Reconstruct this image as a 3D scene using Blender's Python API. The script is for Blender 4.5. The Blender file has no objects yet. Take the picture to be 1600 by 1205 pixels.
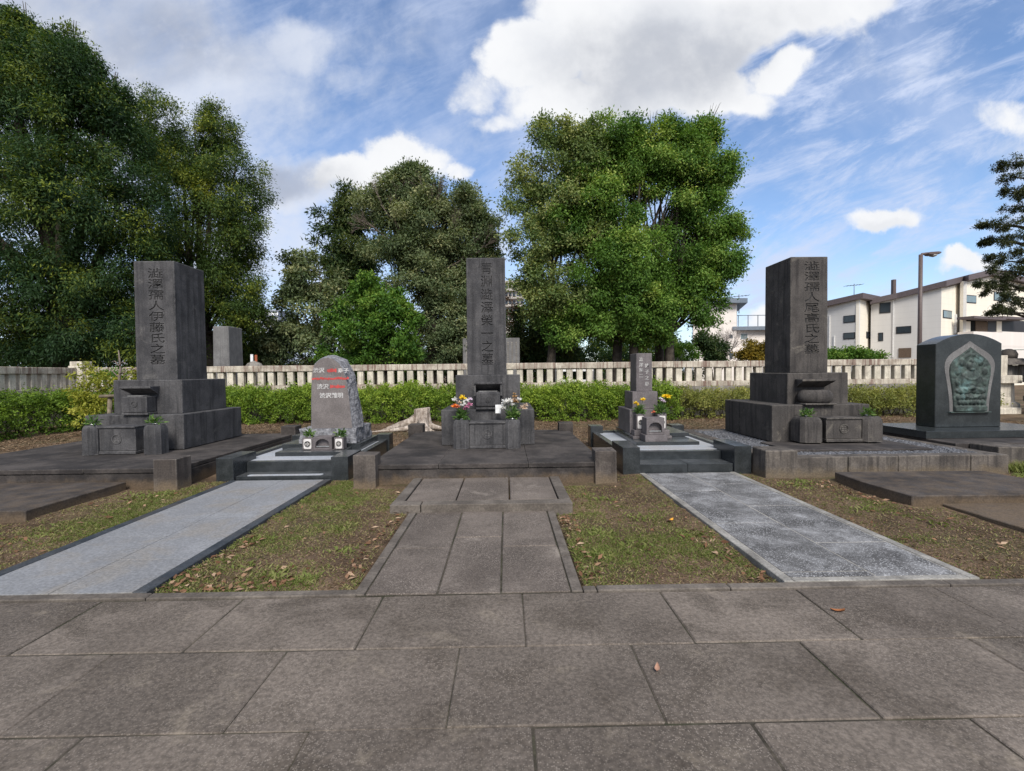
import bpy, bmesh, math, random
import numpy as np
from mathutils import Vector, Matrix, noise as mnoise

# ------------------------------------------------------------------ camera, sky, sun
sc = bpy.context.scene
COL = sc.collection
PI = math.pi
H = 1.475
cam_d = bpy.data.cameras.new('camera')
cam = bpy.data.objects.new('camera', cam_d)
COL.objects.link(cam)
sc.camera = cam
cam_d.sensor_width = 36.0
cam_d.lens = 36.0 * 740 / 1600
cam_d.clip_start = 0.05
cam_d.clip_end = 3000
yaw, pitch, roll = math.radians(.78), math.radians(1.55), math.radians(.62)
cam.matrix_world = (Matrix.Translation((0, 0, H)) @ Matrix.Rotation(-yaw, 4, 'Z')
                    @ Matrix.Rotation(PI / 2 - pitch, 4, 'X') @ Matrix.Rotation(-roll, 4, 'Z'))
sc.view_settings.view_transform = 'Standard'
sc.view_settings.look = 'None'
sc.view_settings.exposure = 0.85
sc.view_settings.gamma = 1.0
sc.render.resolution_x, sc.render.resolution_y = 1024, 771
sc.cycles.max_bounces = 6
sc.cycles.transparent_max_bounces = 4
sc.cycles.use_denoising = True

SUN_EL, SUN_AZ = math.radians(44), math.radians(8)   # behind the viewer
sun_dir = Vector((math.sin(SUN_AZ) * math.cos(SUN_EL), -math.cos(SUN_AZ) * math.cos(SUN_EL), math.sin(SUN_EL)))
sun_d = bpy.data.lights.new('sun', 'SUN')
sun = bpy.data.objects.new('sun', sun_d)
COL.objects.link(sun)
sun_d.energy = 2.4
sun_d.angle = math.radians(22)
sun_d.color = (1.0, .95, .87)
sun.rotation_euler = sun_dir.to_track_quat('Z', 'Y').to_euler()

world = bpy.data.worlds.new('World')
sc.world = world
world.use_nodes = True


class NT:
    """small node helper"""
    def __init__(self, tree):
        self.t = tree
        tree.nodes.clear()

    def n(self, kind, **kw):
        nd = self.t.nodes.new(kind)
        for k, v in kw.items():
            if k == 'inp':
                for i, x in v.items():
                    if hasattr(x, 'is_linked') or isinstance(x, bpy.types.NodeSocket):
                        self.t.links.new(x, nd.inputs[i])
                    else:
                        nd.inputs[i].default_value = x
            else:
                setattr(nd, k, v)
        return nd

    def math(self, op, a, b=None, c=None, clamp=False):
        inp = {0: a}
        if b is not None: inp[1] = b
        if c is not None: inp[2] = c
        return self.n('ShaderNodeMath', operation=op, use_clamp=clamp, inp=inp).outputs[0]

    def vmath(self, op, a, b=None):
        inp = {0: a}
        if b is not None: inp[1] = b
        nd = self.n('ShaderNodeVectorMath', operation=op, inp=inp)
        return nd.outputs['Value'] if op in ('LENGTH', 'DISTANCE', 'DOT_PRODUCT') else nd.outputs[0]

    def rng(self, v, a, b, c=0.0, d=1.0, smooth=True):
        return self.n('ShaderNodeMapRange', interpolation_type='SMOOTHSTEP' if smooth else 'LINEAR',
                      inp={0: v, 1: a, 2: b, 3: c, 4: d}).outputs[0]

    def mix(self, f, a, b, blend='MIX'):
        nd = self.n('ShaderNodeMix', data_type='RGBA', blend_type=blend)
        for i, x in ((0, f), (6, a), (7, b)):
            if isinstance(x, bpy.types.NodeSocket):
                self.t.links.new(x, nd.inputs[i])
            else:
                if i and len(x) == 3: x = (*x, 1)
                nd.inputs[i].default_value = x
        return nd.outputs[2]

    def noise(self, vec, scale, detail=4, rough=.55, dist=0.0):
        return self.n('ShaderNodeTexNoise', inp={'Vector': vec, 'Scale': scale, 'Detail': detail, 'Roughness': rough, 'Distortion': dist}).outputs[0]

    def link(self, a, b):
        self.t.links.new(a, b)


def build_sky():
    w = NT(world.node_tree)
    sky = w.n('ShaderNodeTexSky', sky_type='NISHITA', sun_disc=False, sun_elevation=SUN_EL,
              sun_rotation=PI - SUN_AZ, altitude=30, air_density=1.0, dust_density=.6, ozone_density=1.6)
    tc = w.n('ShaderNodeTexCoord').outputs['Generated']
    sep = w.n('ShaderNodeSeparateXYZ', inp={0: tc})
    yy = w.math('MAXIMUM', w.math('ABSOLUTE', sep.outputs[1]), .22)
    u = w.math('DIVIDE', sep.outputs[0], yy)
    v = w.math('DIVIDE', sep.outputs[2], yy)
    p0 = w.n('ShaderNodeCombineXYZ', inp={0: u, 1: v, 2: 0.0}).outputs[0]
    # fluffy edge: displace the direction by noise
    nz = w.n('ShaderNodeTexNoise', inp={'Vector': p0, 'Scale': 5.5, 'Detail': 7, 'Roughness': .6})
    off = w.vmath('SUBTRACT', nz.outputs['Color'], (.5, .5, .5))
    nzb = w.n('ShaderNodeTexNoise', inp={'Vector': p0, 'Scale': 1.8, 'Detail': 3, 'Roughness': .5})
    offb = w.vmath('SUBTRACT', nzb.outputs['Color'], (.5, .5, .5))
    p = w.vmath('ADD', p0, w.vmath('MULTIPLY', off, (.17, .13, 0)))
    p = w.vmath('ADD', p, w.vmath('MULTIPLY', offb, (.16, .12, 0)))

    def blob(c, r, src=p):
        d = w.vmath('DISTANCE', w.vmath('MULTIPLY', src, (1 / r[0], 1 / r[1], 0)), (c[0] / r[0], c[1] / r[1], 0))
        return w.rng(d, 1.25, .25)

    def px(x, y, rx, ry):
        return ((x - 790) / 740, (582 - y) / 740), (rx / 740, ry / 740)

    def acc(items, op='ADD'):
        tot = None
        for it in items:
            b = blob(*px(*it[:4]))
            b = w.math('MULTIPLY', b, it[4])
            tot = b if tot is None else w.math(op, tot, b)
        return tot
    # cumulus: px-like directions (azimuth/elevation), radii, thickness
    cum = acc([(845, 105, 105, 75, .95), (1000, 60, 200, 120, 1.0), (1180, 20, 210, 80, .9), (1330, 10, 90, 60, .7),
               (1070, 150, 150, 60, .8), (905, 170, 150, 45, .75), (1215, 130, 62, 42, .8), (1150, 165, 90, 36, .6), (745, 150, 85, 34, .42), (790, 190, 70, 26, .4),
               (640, 255, 75, 38, .8), (560, 280, 70, 34, .8), (700, 275, 40, 20, .5),
               (1388, 344, 66, 22, .6), (1515, 425, 60, 24, .7), (1575, 185, 90, 34, .45), (1190, 495, 40, 26, .55)], 'MAXIMUM')
    thick = acc([(1010, 120, 200, 85, .9), (1150, 50, 180, 70, .55), (950, 60, 90, 70, .25), (1385, 352, 40, 12, .3), (480, 300, 110, 45, .7)])
    bank = acc([(250, 230, 220, 120, .55), (440, 215, 120, 60, .4), (560, 350, 110, 50, .35), (760, 370, 60, 70, .5), (600, 70, 130, 70, .33), (700, 230, 90, 40, .3), (1580, 240, 110, 40, .3), (1400, 120, 120, 40, .22), (120, 60, 360, 110, .8), (330, 150, 260, 120, .75), (470, 90, 95, 60, .75), (470, 290, 110, 60, .85),
                (420, 380, 160, 90, .6), (610, 140, 60, 40, .3), (60, 250, 300, 200, .7), (560, 130, 50, 36, .45)], 'MAXIMUM')
    bthick = acc([(260, 110, 230, 55, .55), (120, 30, 300, 70, .5), (455, 285, 90, 42, .75), (320, 60, 140, 40, .35)])
    # sky beyond the frame and behind: broad broken cloud
    far = w.noise(p0, .9, 5, .55)
    behind = w.rng(sep.outputs[1], .05, -.25)
    overhead = w.rng(sep.outputs[2], .62, .85)
    wide = w.math('MULTIPLY', w.math('MAXIMUM', behind, overhead), w.rng(far, .34, .62))
    # thin veil and cirrus streaks
    rot = w.n('ShaderNodeMapping', inp={0: p0, 2: (0, 0, math.radians(-24))}).outputs[0]
    rot = w.vmath('MULTIPLY', rot, (1.7, 6.0, 1))
    st = w.noise(rot, 2.6, 10, .68, .35)
    right = w.rng(u, -.1, .5)
    veil_m = w.noise(p0, 2.6, 6, .6, .3)
    cir = w.math('MULTIPLY', w.rng(st, .42, .70), w.math('ADD', w.math('MULTIPLY', right, .55), .30))
    low = w.math('MULTIPLY', w.rng(v, .6, .0), .85)
    veil = w.math('ADD', cir, w.math('MULTIPLY', w.rng(veil_m, .38, .72), w.math('ADD', low, w.rng(u, .45, -.25, .42, .58))), clamp=True)
    puff = w.noise(p0, 7.5, 8, .62, .2)
    cum_c = w.rng(w.math('ADD', cum, w.math('MULTIPLY', w.math('SUBTRACT', puff, .5), .9)), .14, .58)
    bank_c = w.math('MULTIPLY', w.rng(w.math('ADD', bank, w.math('MULTIPLY', w.math('SUBTRACT', puff, .5), 1.1)), .06, .85), w.math('ADD', .45, w.math('MULTIPLY', veil_m, .8)), clamp=True)
    fine = w.noise(p0, 11, 6, .6)
    body = w.noise(p0, 4.2, 5, .55)
    shade = w.math('MULTIPLY', w.rng(thick, .0, 1.0), w.rng(w.math('ADD', w.math('MULTIPLY', body, .6), w.math('MULTIPLY', puff, .4)), .36, .60, .35, 1.0))
    ccol = w.mix(shade, (0.531, 0.537, 0.549), (0.300, 0.315, 0.350))
    ccol = w.mix(w.rng(body, .42, .68, 0, .28), ccol, (0.354, 0.377, 0.423))
    bshade = w.math('MULTIPLY', w.rng(bthick, .05, .8), w.rng(body, .25, .65, .6, 1.0))
    bcol = w.mix(bshade, (0.43, 0.455, 0.51), (0.245, 0.268, 0.325))
    bcol = w.mix(w.rng(fine, .5, .72, 0, .35), bcol, (0.486, 0.497, 0.526))
    skyc = w.mix(1.0, w.n('ShaderNodeVectorMath', operation='SCALE', inp={0: sky.outputs[0], 'Scale': SKY_GAIN}).outputs[0], (.88, .93, 1.02), 'MULTIPLY')
    c = w.mix(w.math('MULTIPLY', veil, .9), skyc, (0.36, 0.41, 0.53))
    c = w.mix(bank_c, c, bcol)
    c = w.mix(wide, c, (0.411, 0.429, 0.457))
    c = w.mix(cum_c, c, ccol)
    # Nishita radiance x strength; cloud colours are divided by the same strength
    bg = w.n('ShaderNodeBackground', inp={0: c, 1: 1.0})
    out = w.n('ShaderNodeOutputWorld')
    w.link(bg.outputs[0], out.inputs[0])


SKY_GAIN = 0.105
build_sky()


# ------------------------------------------------------------------ helpers
def at(px, py, Y):
    """a direction in the picture at distance Y -> world point"""
    return ((px - 790) / 740 * Y, Y, H + (582 - (px - 790) * .0108 - py) / 740 * Y)


def thing(name, label, cat, loc=(0, 0, 0), group=None, rz=0):
    o = bpy.data.objects.new(name, None)
    o.empty_display_size = .1
    COL.objects.link(o)
    o.location = loc
    o.rotation_euler = (0, 0, rz)
    return tag(o, label, cat, group)


def tag(o, label=None, cat=None, group=None, kind=None):
    if label: o['label'] = label
    if cat: o['category'] = cat
    if group: o['group'] = group
    if kind: o['kind'] = kind
    return o


class MB:
    def __init__(self):
        self.v, self.f, self.s, self.m = [], [], [], []

    def add(self, verts, faces, smooth=False, mi=0):
        b = len(self.v)
        self.v += [tuple(p) for p in verts]
        self.f += [tuple(i + b for i in f) for f in faces]
        self.s += [smooth] * len(faces)
        self.m += [mi] * len(faces)
        return self

    def bm(self, bm, smooth=False, mi=0):
        bm.verts.index_update()
        self.add([v.co[:] for v in bm.verts], [[v.index for v in f.verts] for f in bm.faces], smooth, mi)
        bm.free()
        return self

    def box(self, x0, x1, y0, y1, z0, z1, bev=.006, mi=0, seg=1, jit=0.0):
        bm = bmesh.new()
        vs = [bm.verts.new((x, y, z)) for x in (x0, x1) for y in (y0, y1) for z in (z0, z1)]
        for q in ((0, 1, 3, 2), (4, 6, 7, 5), (0, 4, 5, 1), (2, 3, 7, 6), (0, 2, 6, 4), (1, 5, 7, 3)):
            bm.faces.new([vs[i] for i in q])
        if jit:
            for v in vs: v.co += Vector([random.uniform(-jit, jit) for _ in range(3)])
        if bev:
            bmesh.ops.bevel(bm, geom=bm.edges[:], offset=bev, segments=seg, affect='EDGES', profile=.5)
        return self.bm(bm, False, mi)

    def frustum(self, x0, x1, y0, y1, z0, z1, ix, iy, bev=.008):
        bm = bmesh.new()
        vs = []
        for (z, a, b) in ((z0, 0, 0), (z1, ix, iy)):
            vs += [bm.verts.new(p) for p in ((x0 + a, y0 + b, z), (x1 - a, y0 + b, z), (x1 - a, y1 - b, z), (x0 + a, y1 - b, z))]
        bm.faces.new(vs[:4][::-1]); bm.faces.new(vs[4:])
        for i in range(4):
            j = (i + 1) % 4
            bm.faces.new((vs[i], vs[j], vs[j + 4], vs[i + 4]))
        if bev: bmesh.ops.bevel(bm, geom=bm.edges[:], offset=bev, segments=1, affect='EDGES')
        return self.bm(bm)

    def prism(self, poly, axis, d0, d1, bev=0.0, mi=0, smooth=False):
        """poly in the two other axes (x,z for 'y'; x,y for 'z'; y,z for 'x')"""
        def P(a, b, d):
            return {'y': (a, d, b), 'z': (a, b, d), 'x': (d, a, b)}[axis]
        bm = bmesh.new()
        A = [bm.verts.new(P(a, b, d0)) for a, b in poly]
        B = [bm.verts.new(P(a, b, d1)) for a, b in poly]
        bm.faces.new(A); bm.faces.new(B[::-1])
        n = len(poly)
        for i in range(n):
            bm.faces.new((A[i], B[i], B[(i + 1) % n], A[(i + 1) % n]))
        bmesh.ops.recalc_face_normals(bm, faces=bm.faces[:])
        if bev: bmesh.ops.bevel(bm, geom=bm.edges[:], offset=bev, segments=1, affect='EDGES')
        return self.bm(bm, smooth, mi)

    def lathe(self, prof, c=(0, 0, 0), seg=16, mi=0, smooth=True, sy=1.0):
        vs, fs = [], []
        for r, z in prof:
            for k in range(seg):
                a = 2 * PI * k / seg
                vs.append((c[0] + r * math.cos(a), c[1] + sy * r * math.sin(a), c[2] + z))
        for i in range(len(prof) - 1):
            for k in range(seg):
                j = (k + 1) % seg
                fs.append((i * seg + k, i * seg + j, (i + 1) * seg + j, (i + 1) * seg + k))
        fs.append(tuple(range(seg))[::-1])
        fs.append(tuple((len(prof) - 1) * seg + k for k in range(seg)))
        return self.add(vs, fs, smooth, mi)

    def tube(self, pts, rad, seg=8, mi=0, smooth=True, wob=0.0):
        pts = [Vector(p) for p in pts]
        if not hasattr(rad, '__len__'): rad = [rad] * len(pts)
        vs, fs = [], []
        for i, p in enumerate(pts):
            d = (pts[min(i + 1, len(pts) - 1)] - pts[max(i - 1, 0)]).normalized()
            a = d.orthogonal().normalized() if abs(d.z) > .9 else d.cross(Vector((0, 0, 1))).normalized()
            b = d.cross(a)
            for k in range(seg):
                t = 2 * PI * k / seg
                r = rad[i] * (1 + (random.uniform(-wob, wob) if wob else 0))
                vs.append(p + a * r * math.cos(t) + b * r * math.sin(t))
        for i in range(len(pts) - 1):
            for k in range(seg):
                j = (k + 1) % seg
                fs.append((i * seg + k, i * seg + j, (i + 1) * seg + j, (i + 1) * seg + k))
        fs.append(tuple(range(seg))[::-1])
        fs.append(tuple((len(pts) - 1) * seg + k for k in range(seg)))
        return self.add(vs, fs, smooth, mi)

    def build(self, name, mats, parent=None, loc=None):
        me = bpy.data.meshes.new(name)
        me.from_pydata(self.v, [], self.f)
        me.polygons.foreach_set('use_smooth', self.s)
        me.polygons.foreach_set('material_index', self.m)
        for m in (mats if isinstance(mats, (list, tuple)) else [mats]):
            me.materials.append(m)
        me.update()
        o = bpy.data.objects.new(name, me)
        COL.objects.link(o)
        if parent: o.parent = parent
        if loc: o.location = loc
        return o


def copy_tree(o, parent=None):
    c = o.copy()
    COL.objects.link(c)
    if parent: c.parent = parent
    for ch in list(o.children): copy_tree(ch, c)
    return c


def text_obj(name, s, mat, parent, size, loc, sx=1.0, sz=1.0, line=1.0, ext=.003, bold=0.0, char_sp=1.0):
    """upright lettering in the XZ plane facing -Y; new lines run downwards; loc = top centre"""
    cu = bpy.data.curves.new(name, 'FONT')
    cu.body = s
    cu.size = size
    cu.align_x = 'CENTER'
    cu.align_y = 'TOP'
    cu.space_line = line
    cu.space_character = char_sp
    cu.extrude = ext
    cu.offset = bold
    cu.resolution_u = 3
    t = bpy.data.objects.new(name + '_curve', cu)
    COL.objects.link(t)
    dg = bpy.context.evaluated_depsgraph_get()
    dg.update()
    me = bpy.data.meshes.new_from_object(t.evaluated_get(dg))
    COL.objects.unlink(t)
    bpy.data.objects.remove(t)
    n = len(me.vertices)
    co = np.empty(n * 3, np.float32)
    me.vertices.foreach_get('co', co)
    co = co.reshape(-1, 3)
    new = np.stack([co[:, 0] * sx, -co[:, 2], co[:, 1] * sz], 1)
    me.vertices.foreach_set('co', new.ravel())
    me.materials.clear()
    me.materials.append(mat)
    me.update()
    o = bpy.data.objects.new(name, me)
    COL.objects.link(o)
    o.parent = parent
    o.location = loc
    return o


def carve(s, text, mat, size, loc, sx, sz, line, depth=.012, bold=0.0, fallback_name='inscription'):
    """cut upright lettering into the front of a stone; loc is the top centre on the front face, in the stone's own space"""
    ext = (depth + .03) / 2
    t = text_obj(fallback_name, text, mat, s, size, (loc[0], loc[1] + depth - ext, loc[2]), sx, sz, line, ext, bold)
    bpy.context.view_layer.update()
    md = s.modifiers.new('cut', 'BOOLEAN')
    md.object, md.operation, md.solver, md.use_self = t, 'DIFFERENCE', 'EXACT', True
    md.material_mode = 'TRANSFER'
    n0 = len(s.data.polygons)
    dg = bpy.context.evaluated_depsgraph_get()
    me = bpy.data.meshes.new_from_object(s.evaluated_get(dg))
    s.modifiers.clear()
    zs = [v.co.z for v in s.data.vertices]
    z2 = [v.co.z for v in me.vertices]
    good = len(me.polygons) > n0 + 40 and abs(max(z2) - max(zs)) < .01 and abs(min(z2) - min(zs)) < .01
    if good:
        s.data = me
        bpy.data.objects.remove(t)
    else:
        print('CARVE FAILED', text[:3], n0, len(me.polygons))
        t.location[1] = loc[1] + ext - .0022
    return good


# ------------------------------------------------------------------ materials
def new_mat(name):
    m = bpy.data.materials.new(name)
    m.use_nodes = True
    return m, NT(m.node_tree)


def finish(w, col, rough=.85, bump=None, bstr=.3, bdist=.02, spec=.35, **kw):
    b = w.n('ShaderNodeBsdfPrincipled')
    for k, x in (('Base Color', col), ('Roughness', rough)):
        if isinstance(x, bpy.types.NodeSocket): w.link(x, b.inputs[k])
        else: b.inputs[k].default_value = (*x, 1) if k == 'Base Color' else x
    b.inputs['Specular IOR Level'].default_value = spec
    for k, x in kw.items(): b.inputs[k].default_value = x
    if bump is not None:
        bp = w.n('ShaderNodeBump', inp={'Strength': bstr, 'Distance': bdist, 'Height': bump})
        w.link(bp.outputs[0], b.inputs['Normal'])
    o = w.n('ShaderNodeOutputMaterial')
    w.link(b.outputs[0], o.inputs[0])


def plain(name, col, rough=.6, spec=.4, **kw):
    m, w = new_mat(name)
    pos = w.n('ShaderNodeNewGeometry').outputs['Position']
    n = w.noise(pos, 14, 4)
    c = w.mix(w.rng(n, .3, .7), tuple(x * .82 for x in col), tuple(min(1, x * 1.15) for x in col))
    finish(w, c, rough, spec=spec, **kw)
    return m


def stone(name, dark, light, scale=2.2, stain=None, stain_amt=.6, pale=None, pale_amt=.5, speck=None, speck_amt=.5,
          speck_scale=140, soil=None, rough=.88, bstr=.35, streak=True, lo=.36, hi=.66, tint=False, grain=55, spec=.3, bdist=.008, edge=None, gr=(.78, 1.2), pale_rng=(.56, .74), dust=None):
    m, w = new_mat(name)
    pos = w.n('ShaderNodeNewGeometry').outputs['Position']
    n1 = w.noise(pos, scale, 7, .62, .2)
    c = w.mix(w.rng(n1, lo, hi), dark, light)
    if tint:
        at_ = w.n('ShaderNodeAttribute', attribute_name='tint').outputs['Fac']
        c = w.mix(1.0, c, w.n('ShaderNodeCombineColor', inp={0: at_, 1: at_, 2: at_}).outputs[0], 'MULTIPLY')
    if stain is not None:
        q = w.vmath('MULTIPLY', pos, (7.5, 7.5, .42)) if streak else w.vmath('MULTIPLY', pos, (1.3, 1.3, 1.3))
        n2 = w.noise(q, 1.6, 6, .62, .4)
        c = w.mix(w.math('MULTIPLY', w.rng(n2, .46, .66), stain_amt), c, stain)
    if pale is not None:
        n3 = w.noise(w.vmath('ADD', pos, (13.1, 7.7, 3.3)), 3.1, 8, .68, .5)
        c = w.mix(w.math('MULTIPLY', w.rng(n3, pale_rng[0], pale_rng[1]), pale_amt), c, pale)
    if soil is not None:
        z = w.n('ShaderNodeSeparateXYZ', inp={0: pos}).outputs[2]
        zz = w.math('ADD', z, w.math('MULTIPLY', w.math('SUBTRACT', w.noise(pos, 7, 5), .5), .22))
        c = w.mix(w.math('MULTIPLY', w.rng(zz, .16, .0), .8), c, soil)
    g = w.noise(pos, grain, 3, .6)
    c = w.mix(1.0, c, w.n('ShaderNodeCombineColor', inp={i: w.rng(g, .3, .72, gr[0], gr[1]) for i in range(3)}).outputs[0], 'MULTIPLY')
    if speck is not None:
        vo = w.n('ShaderNodeTexVoronoi', feature='F1', inp={'Vector': pos, 'Scale': speck_scale})
        rnd = w.n('ShaderNodeSeparateColor', inp={0: vo.outputs['Color']}).outputs[0]
        big = w.rng(w.noise(pos, 1.7, 5, .6), .35, .68, .35, 1.0)
        sel = w.math('MULTIPLY', w.math('GREATER_THAN', rnd, .62), w.rng(vo.outputs['Distance'], .55, .3))
        c = w.mix(w.math('MULTIPLY', w.math('MULTIPLY', sel, speck_amt), big), c, speck)
    if dust is not None:
        nz_ = w.n('ShaderNodeSeparateXYZ', inp={0: w.n('ShaderNodeNewGeometry').outputs['Normal']}).outputs[2]
        c = w.mix(w.math('MULTIPLY', w.math('GREATER_THAN', nz_, .8), w.rng(w.noise(pos, 4, 6, .65), .3, .7, .12, .5)), c, dust)
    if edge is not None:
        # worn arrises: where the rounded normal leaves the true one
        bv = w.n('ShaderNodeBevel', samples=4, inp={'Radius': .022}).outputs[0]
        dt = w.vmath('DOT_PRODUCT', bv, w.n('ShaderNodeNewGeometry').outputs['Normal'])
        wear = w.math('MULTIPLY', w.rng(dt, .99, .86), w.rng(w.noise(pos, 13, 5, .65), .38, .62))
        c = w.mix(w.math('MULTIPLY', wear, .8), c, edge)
    hgt = w.math('ADD', w.noise(pos, grain * .8, 5, .65), w.math('MULTIPLY', n1, .8))
    finish(w, c, rough, hgt, bstr, bdist, spec)
    return m


M = {}
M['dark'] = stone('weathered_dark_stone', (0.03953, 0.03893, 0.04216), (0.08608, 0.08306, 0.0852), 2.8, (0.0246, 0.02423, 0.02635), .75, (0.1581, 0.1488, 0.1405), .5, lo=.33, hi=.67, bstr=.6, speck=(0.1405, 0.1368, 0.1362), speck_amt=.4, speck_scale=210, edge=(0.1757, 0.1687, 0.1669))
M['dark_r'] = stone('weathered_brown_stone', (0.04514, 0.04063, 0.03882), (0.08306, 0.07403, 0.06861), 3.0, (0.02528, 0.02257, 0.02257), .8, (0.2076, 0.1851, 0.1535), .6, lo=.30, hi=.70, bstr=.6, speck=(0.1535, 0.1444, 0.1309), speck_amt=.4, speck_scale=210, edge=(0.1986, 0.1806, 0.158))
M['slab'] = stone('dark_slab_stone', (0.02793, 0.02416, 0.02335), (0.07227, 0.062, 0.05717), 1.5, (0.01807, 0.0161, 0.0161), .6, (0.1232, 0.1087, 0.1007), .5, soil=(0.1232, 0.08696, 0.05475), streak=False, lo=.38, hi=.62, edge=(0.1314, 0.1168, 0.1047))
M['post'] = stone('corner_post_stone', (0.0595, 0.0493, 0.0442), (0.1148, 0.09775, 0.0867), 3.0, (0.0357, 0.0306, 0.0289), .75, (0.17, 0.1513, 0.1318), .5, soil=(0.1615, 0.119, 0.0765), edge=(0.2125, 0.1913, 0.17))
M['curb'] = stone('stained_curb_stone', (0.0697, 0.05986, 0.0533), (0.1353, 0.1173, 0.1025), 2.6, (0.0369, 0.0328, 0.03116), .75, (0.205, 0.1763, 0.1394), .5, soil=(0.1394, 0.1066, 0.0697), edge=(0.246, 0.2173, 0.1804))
M['carve'] = plain('carved_groove_stone', (.040, .039, .040), .95, .1)
M['carve_pale'] = plain('pale_painted_groove', (.50, .49, .48), .8, .2)
M['granite'] = stone('polished_black_granite', (.019, .022, .024), (.034, .038, .041), 6, None, speck=(.10, .11, .115), speck_amt=.35, speck_scale=420, rough=.24, bstr=.01, spec=.5, dust=(.16, .165, .17))
M['granite_body'] = stone('dark_polished_granite', (.022, .026, .028), (.035, .040, .042), 4, None, speck=(.08, .085, .09), speck_amt=.3, speck_scale=420, rough=.25, bstr=.01, spec=.45)
M['grey_stone'] = stone('brownish_grey_granite', (0.13, 0.1139, 0.1104), (0.175, 0.1544, 0.149), 5, None, speck=(0.28, 0.2509, 0.2392), speck_amt=.35, speck_scale=330, rough=.5, bstr=.06)
M['rough_rock'] = stone('hewn_grey_rock', (0.1275, 0.1275, 0.1403), (0.306, 0.306, 0.3272), 14, None, speck=(0.425, 0.425, 0.442), speck_amt=.4, speck_scale=120, rough=.9, bstr=.8, bdist=.03, grain=40)
M['pinkgrey'] = stone('small_grave_granite', (.105, .092, .095), (.15, .133, .135), 5, (.08, .07, .072), .4, (.2, .185, .18), .3, speck=(.25, .23, .23), speck_amt=.3, speck_scale=330, rough=.6, bstr=.08)
M['pale_grey'] = stone('pale_grey_granite', (.30, .32, .355), (.38, .40, .435), 1.2, (.33, .30, .27), .45, speck=(.46, .48, .51), speck_amt=.3, speck_scale=330, rough=.6, bstr=.05, streak=False)
M['pale_grey_path'] = stone('pale_grey_path_granite', (0.1926, 0.1954, 0.2046), (0.2419, 0.2455, 0.257), .8, (0.233, 0.2078, 0.1765), .55, speck=(0.2957, 0.3002, 0.3122), speck_amt=.12, speck_scale=300, rough=.62, bstr=.05, streak=False, tint=True)
M['frost_path'] = stone('frosted_dark_path_stone', (.070, .068, .068), (.125, .122, .122), 2.4, None, pale=(.40, .40, .41), pale_amt=.62, speck=(.46, .46, .47), speck_amt=.95, speck_scale=95, rough=.8, bstr=.3, tint=True, pale_rng=(.42, .76))
M['joint_pale'] = plain('pale_joint_mortar', (.33, .31, .28), .9, .2)
M['joint_dark'] = stone('joint_dirt', (0.02415, 0.02173, 0.0161), (0.0805, 0.06842, 0.05313), 3.5, (0.03623, 0.04427, 0.01771), .6, (0.2173, 0.1932, 0.161), .7, streak=False, rough=.95)
M['edge_pale'] = stone('pale_path_edging', (.20, .19, .175), (.32, .305, .28), 5, (.12, .11, .10), .5, streak=False)
M['edge_navy'] = stone('blue_black_edging', (.03, .036, .045), (.055, .062, .072), 5, (.12, .10, .08), .3, streak=False, rough=.45)
M['pave'] = stone('aggregate_paving', (0.09803, 0.08078, 0.06705), (0.1571, 0.1304, 0.1091), 1.1, (0.0659, 0.05279, 0.04132), .75, (0.2113, 0.1759, 0.1365), .65, speck=(0.3042, 0.26, 0.2223), speck_amt=.5,
                  speck_scale=125, rough=.85, bstr=.5, streak=False, tint=True, grain=42, gr=(.72, 1.26))
M['pave_c'] = stone('coarse_aggregate_paving', (0.09803, 0.08078, 0.06933), (0.1504, 0.1249, 0.1071), 1.5, (0.07182, 0.05839, 0.04884), .5, (0.2788, 0.24, 0.2049), .7, speck=(0.3548, 0.304, 0.264), speck_amt=.6,
                    speck_scale=120, rough=.85, bstr=.5, streak=False, tint=True, grain=70)
M['edge'] = stone('dark_edging_stone', (0.09165, 0.07769, 0.06627), (0.1547, 0.1329, 0.1135), 4, (0.06683, 0.05616, 0.04722), .5, (0.2196, 0.1919, 0.1589), .45, streak=False)
M['fence'] = stone('weathered_fence_stone', (0.437, 0.3967, 0.3277), (0.667, 0.6095, 0.5117), 2.6, (0.2415, 0.1955, 0.1667), .55, (0.736, 0.69, 0.6095), .4, rough=.92)
M['rail'] = stone('stained_fence_rail', (0.3132, 0.27, 0.2214), (0.54, 0.486, 0.405), 2.6, (0.162, 0.09504, 0.07776), .9, (0.648, 0.594, 0.5184), .55, rough=.92)
M['wall'] = stone('fence_footing_concrete', (.17, .155, .14), (.30, .28, .25), 1.8, (.09, .08, .07), .7, rough=.92)
M['tablet'] = stone('grey_tablet_stone', (0.128, 0.124, 0.124), (0.188, 0.184, 0.1824), 2.5, (0.096, 0.092, 0.092), .5)
M['metal'] = plain('steel_cup', (.55, .55, .55), .3, .5, Metallic=.9)
M['lamp_brown'] = plain('brown_painted_steel', (.10, .072, .066), .5, .4)
M['lamp_lens'] = plain('lamp_lens_plastic', (.35, .35, .34), .3, .5)
M['wood'] = stone('weathered_support_wood', (.13, .105, .075), (.25, .205, .15), 6, (.08, .065, .05), .5)
M['stump'] = stone('bleached_stump_wood', (.30, .245, .20), (.56, .485, .42), 9, (.14, .10, .075), .8, (.66, .6, .54), .5, bstr=.9, bdist=.03)
M['panel_white'] = plain('pale_vase_panel', (.60, .57, .55), .6, .3)
M['red'] = plain('red_painted_groove', (.42, .06, .055), .6, .3)
M['black'] = plain('black_recess_shade', (.012, .012, .012), .9, .1)  # flat black, the painted shade inside the balcony gap
M['bark'] = stone('tree_bark', (.035, .028, .022), (.085, .07, .055), 5, (.02, .017, .013), .6, bstr=.8, bdist=.03)
M['twig'] = stone('dry_twig', (.13, .10, .085), (.23, .19, .16), 5, None)
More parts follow.
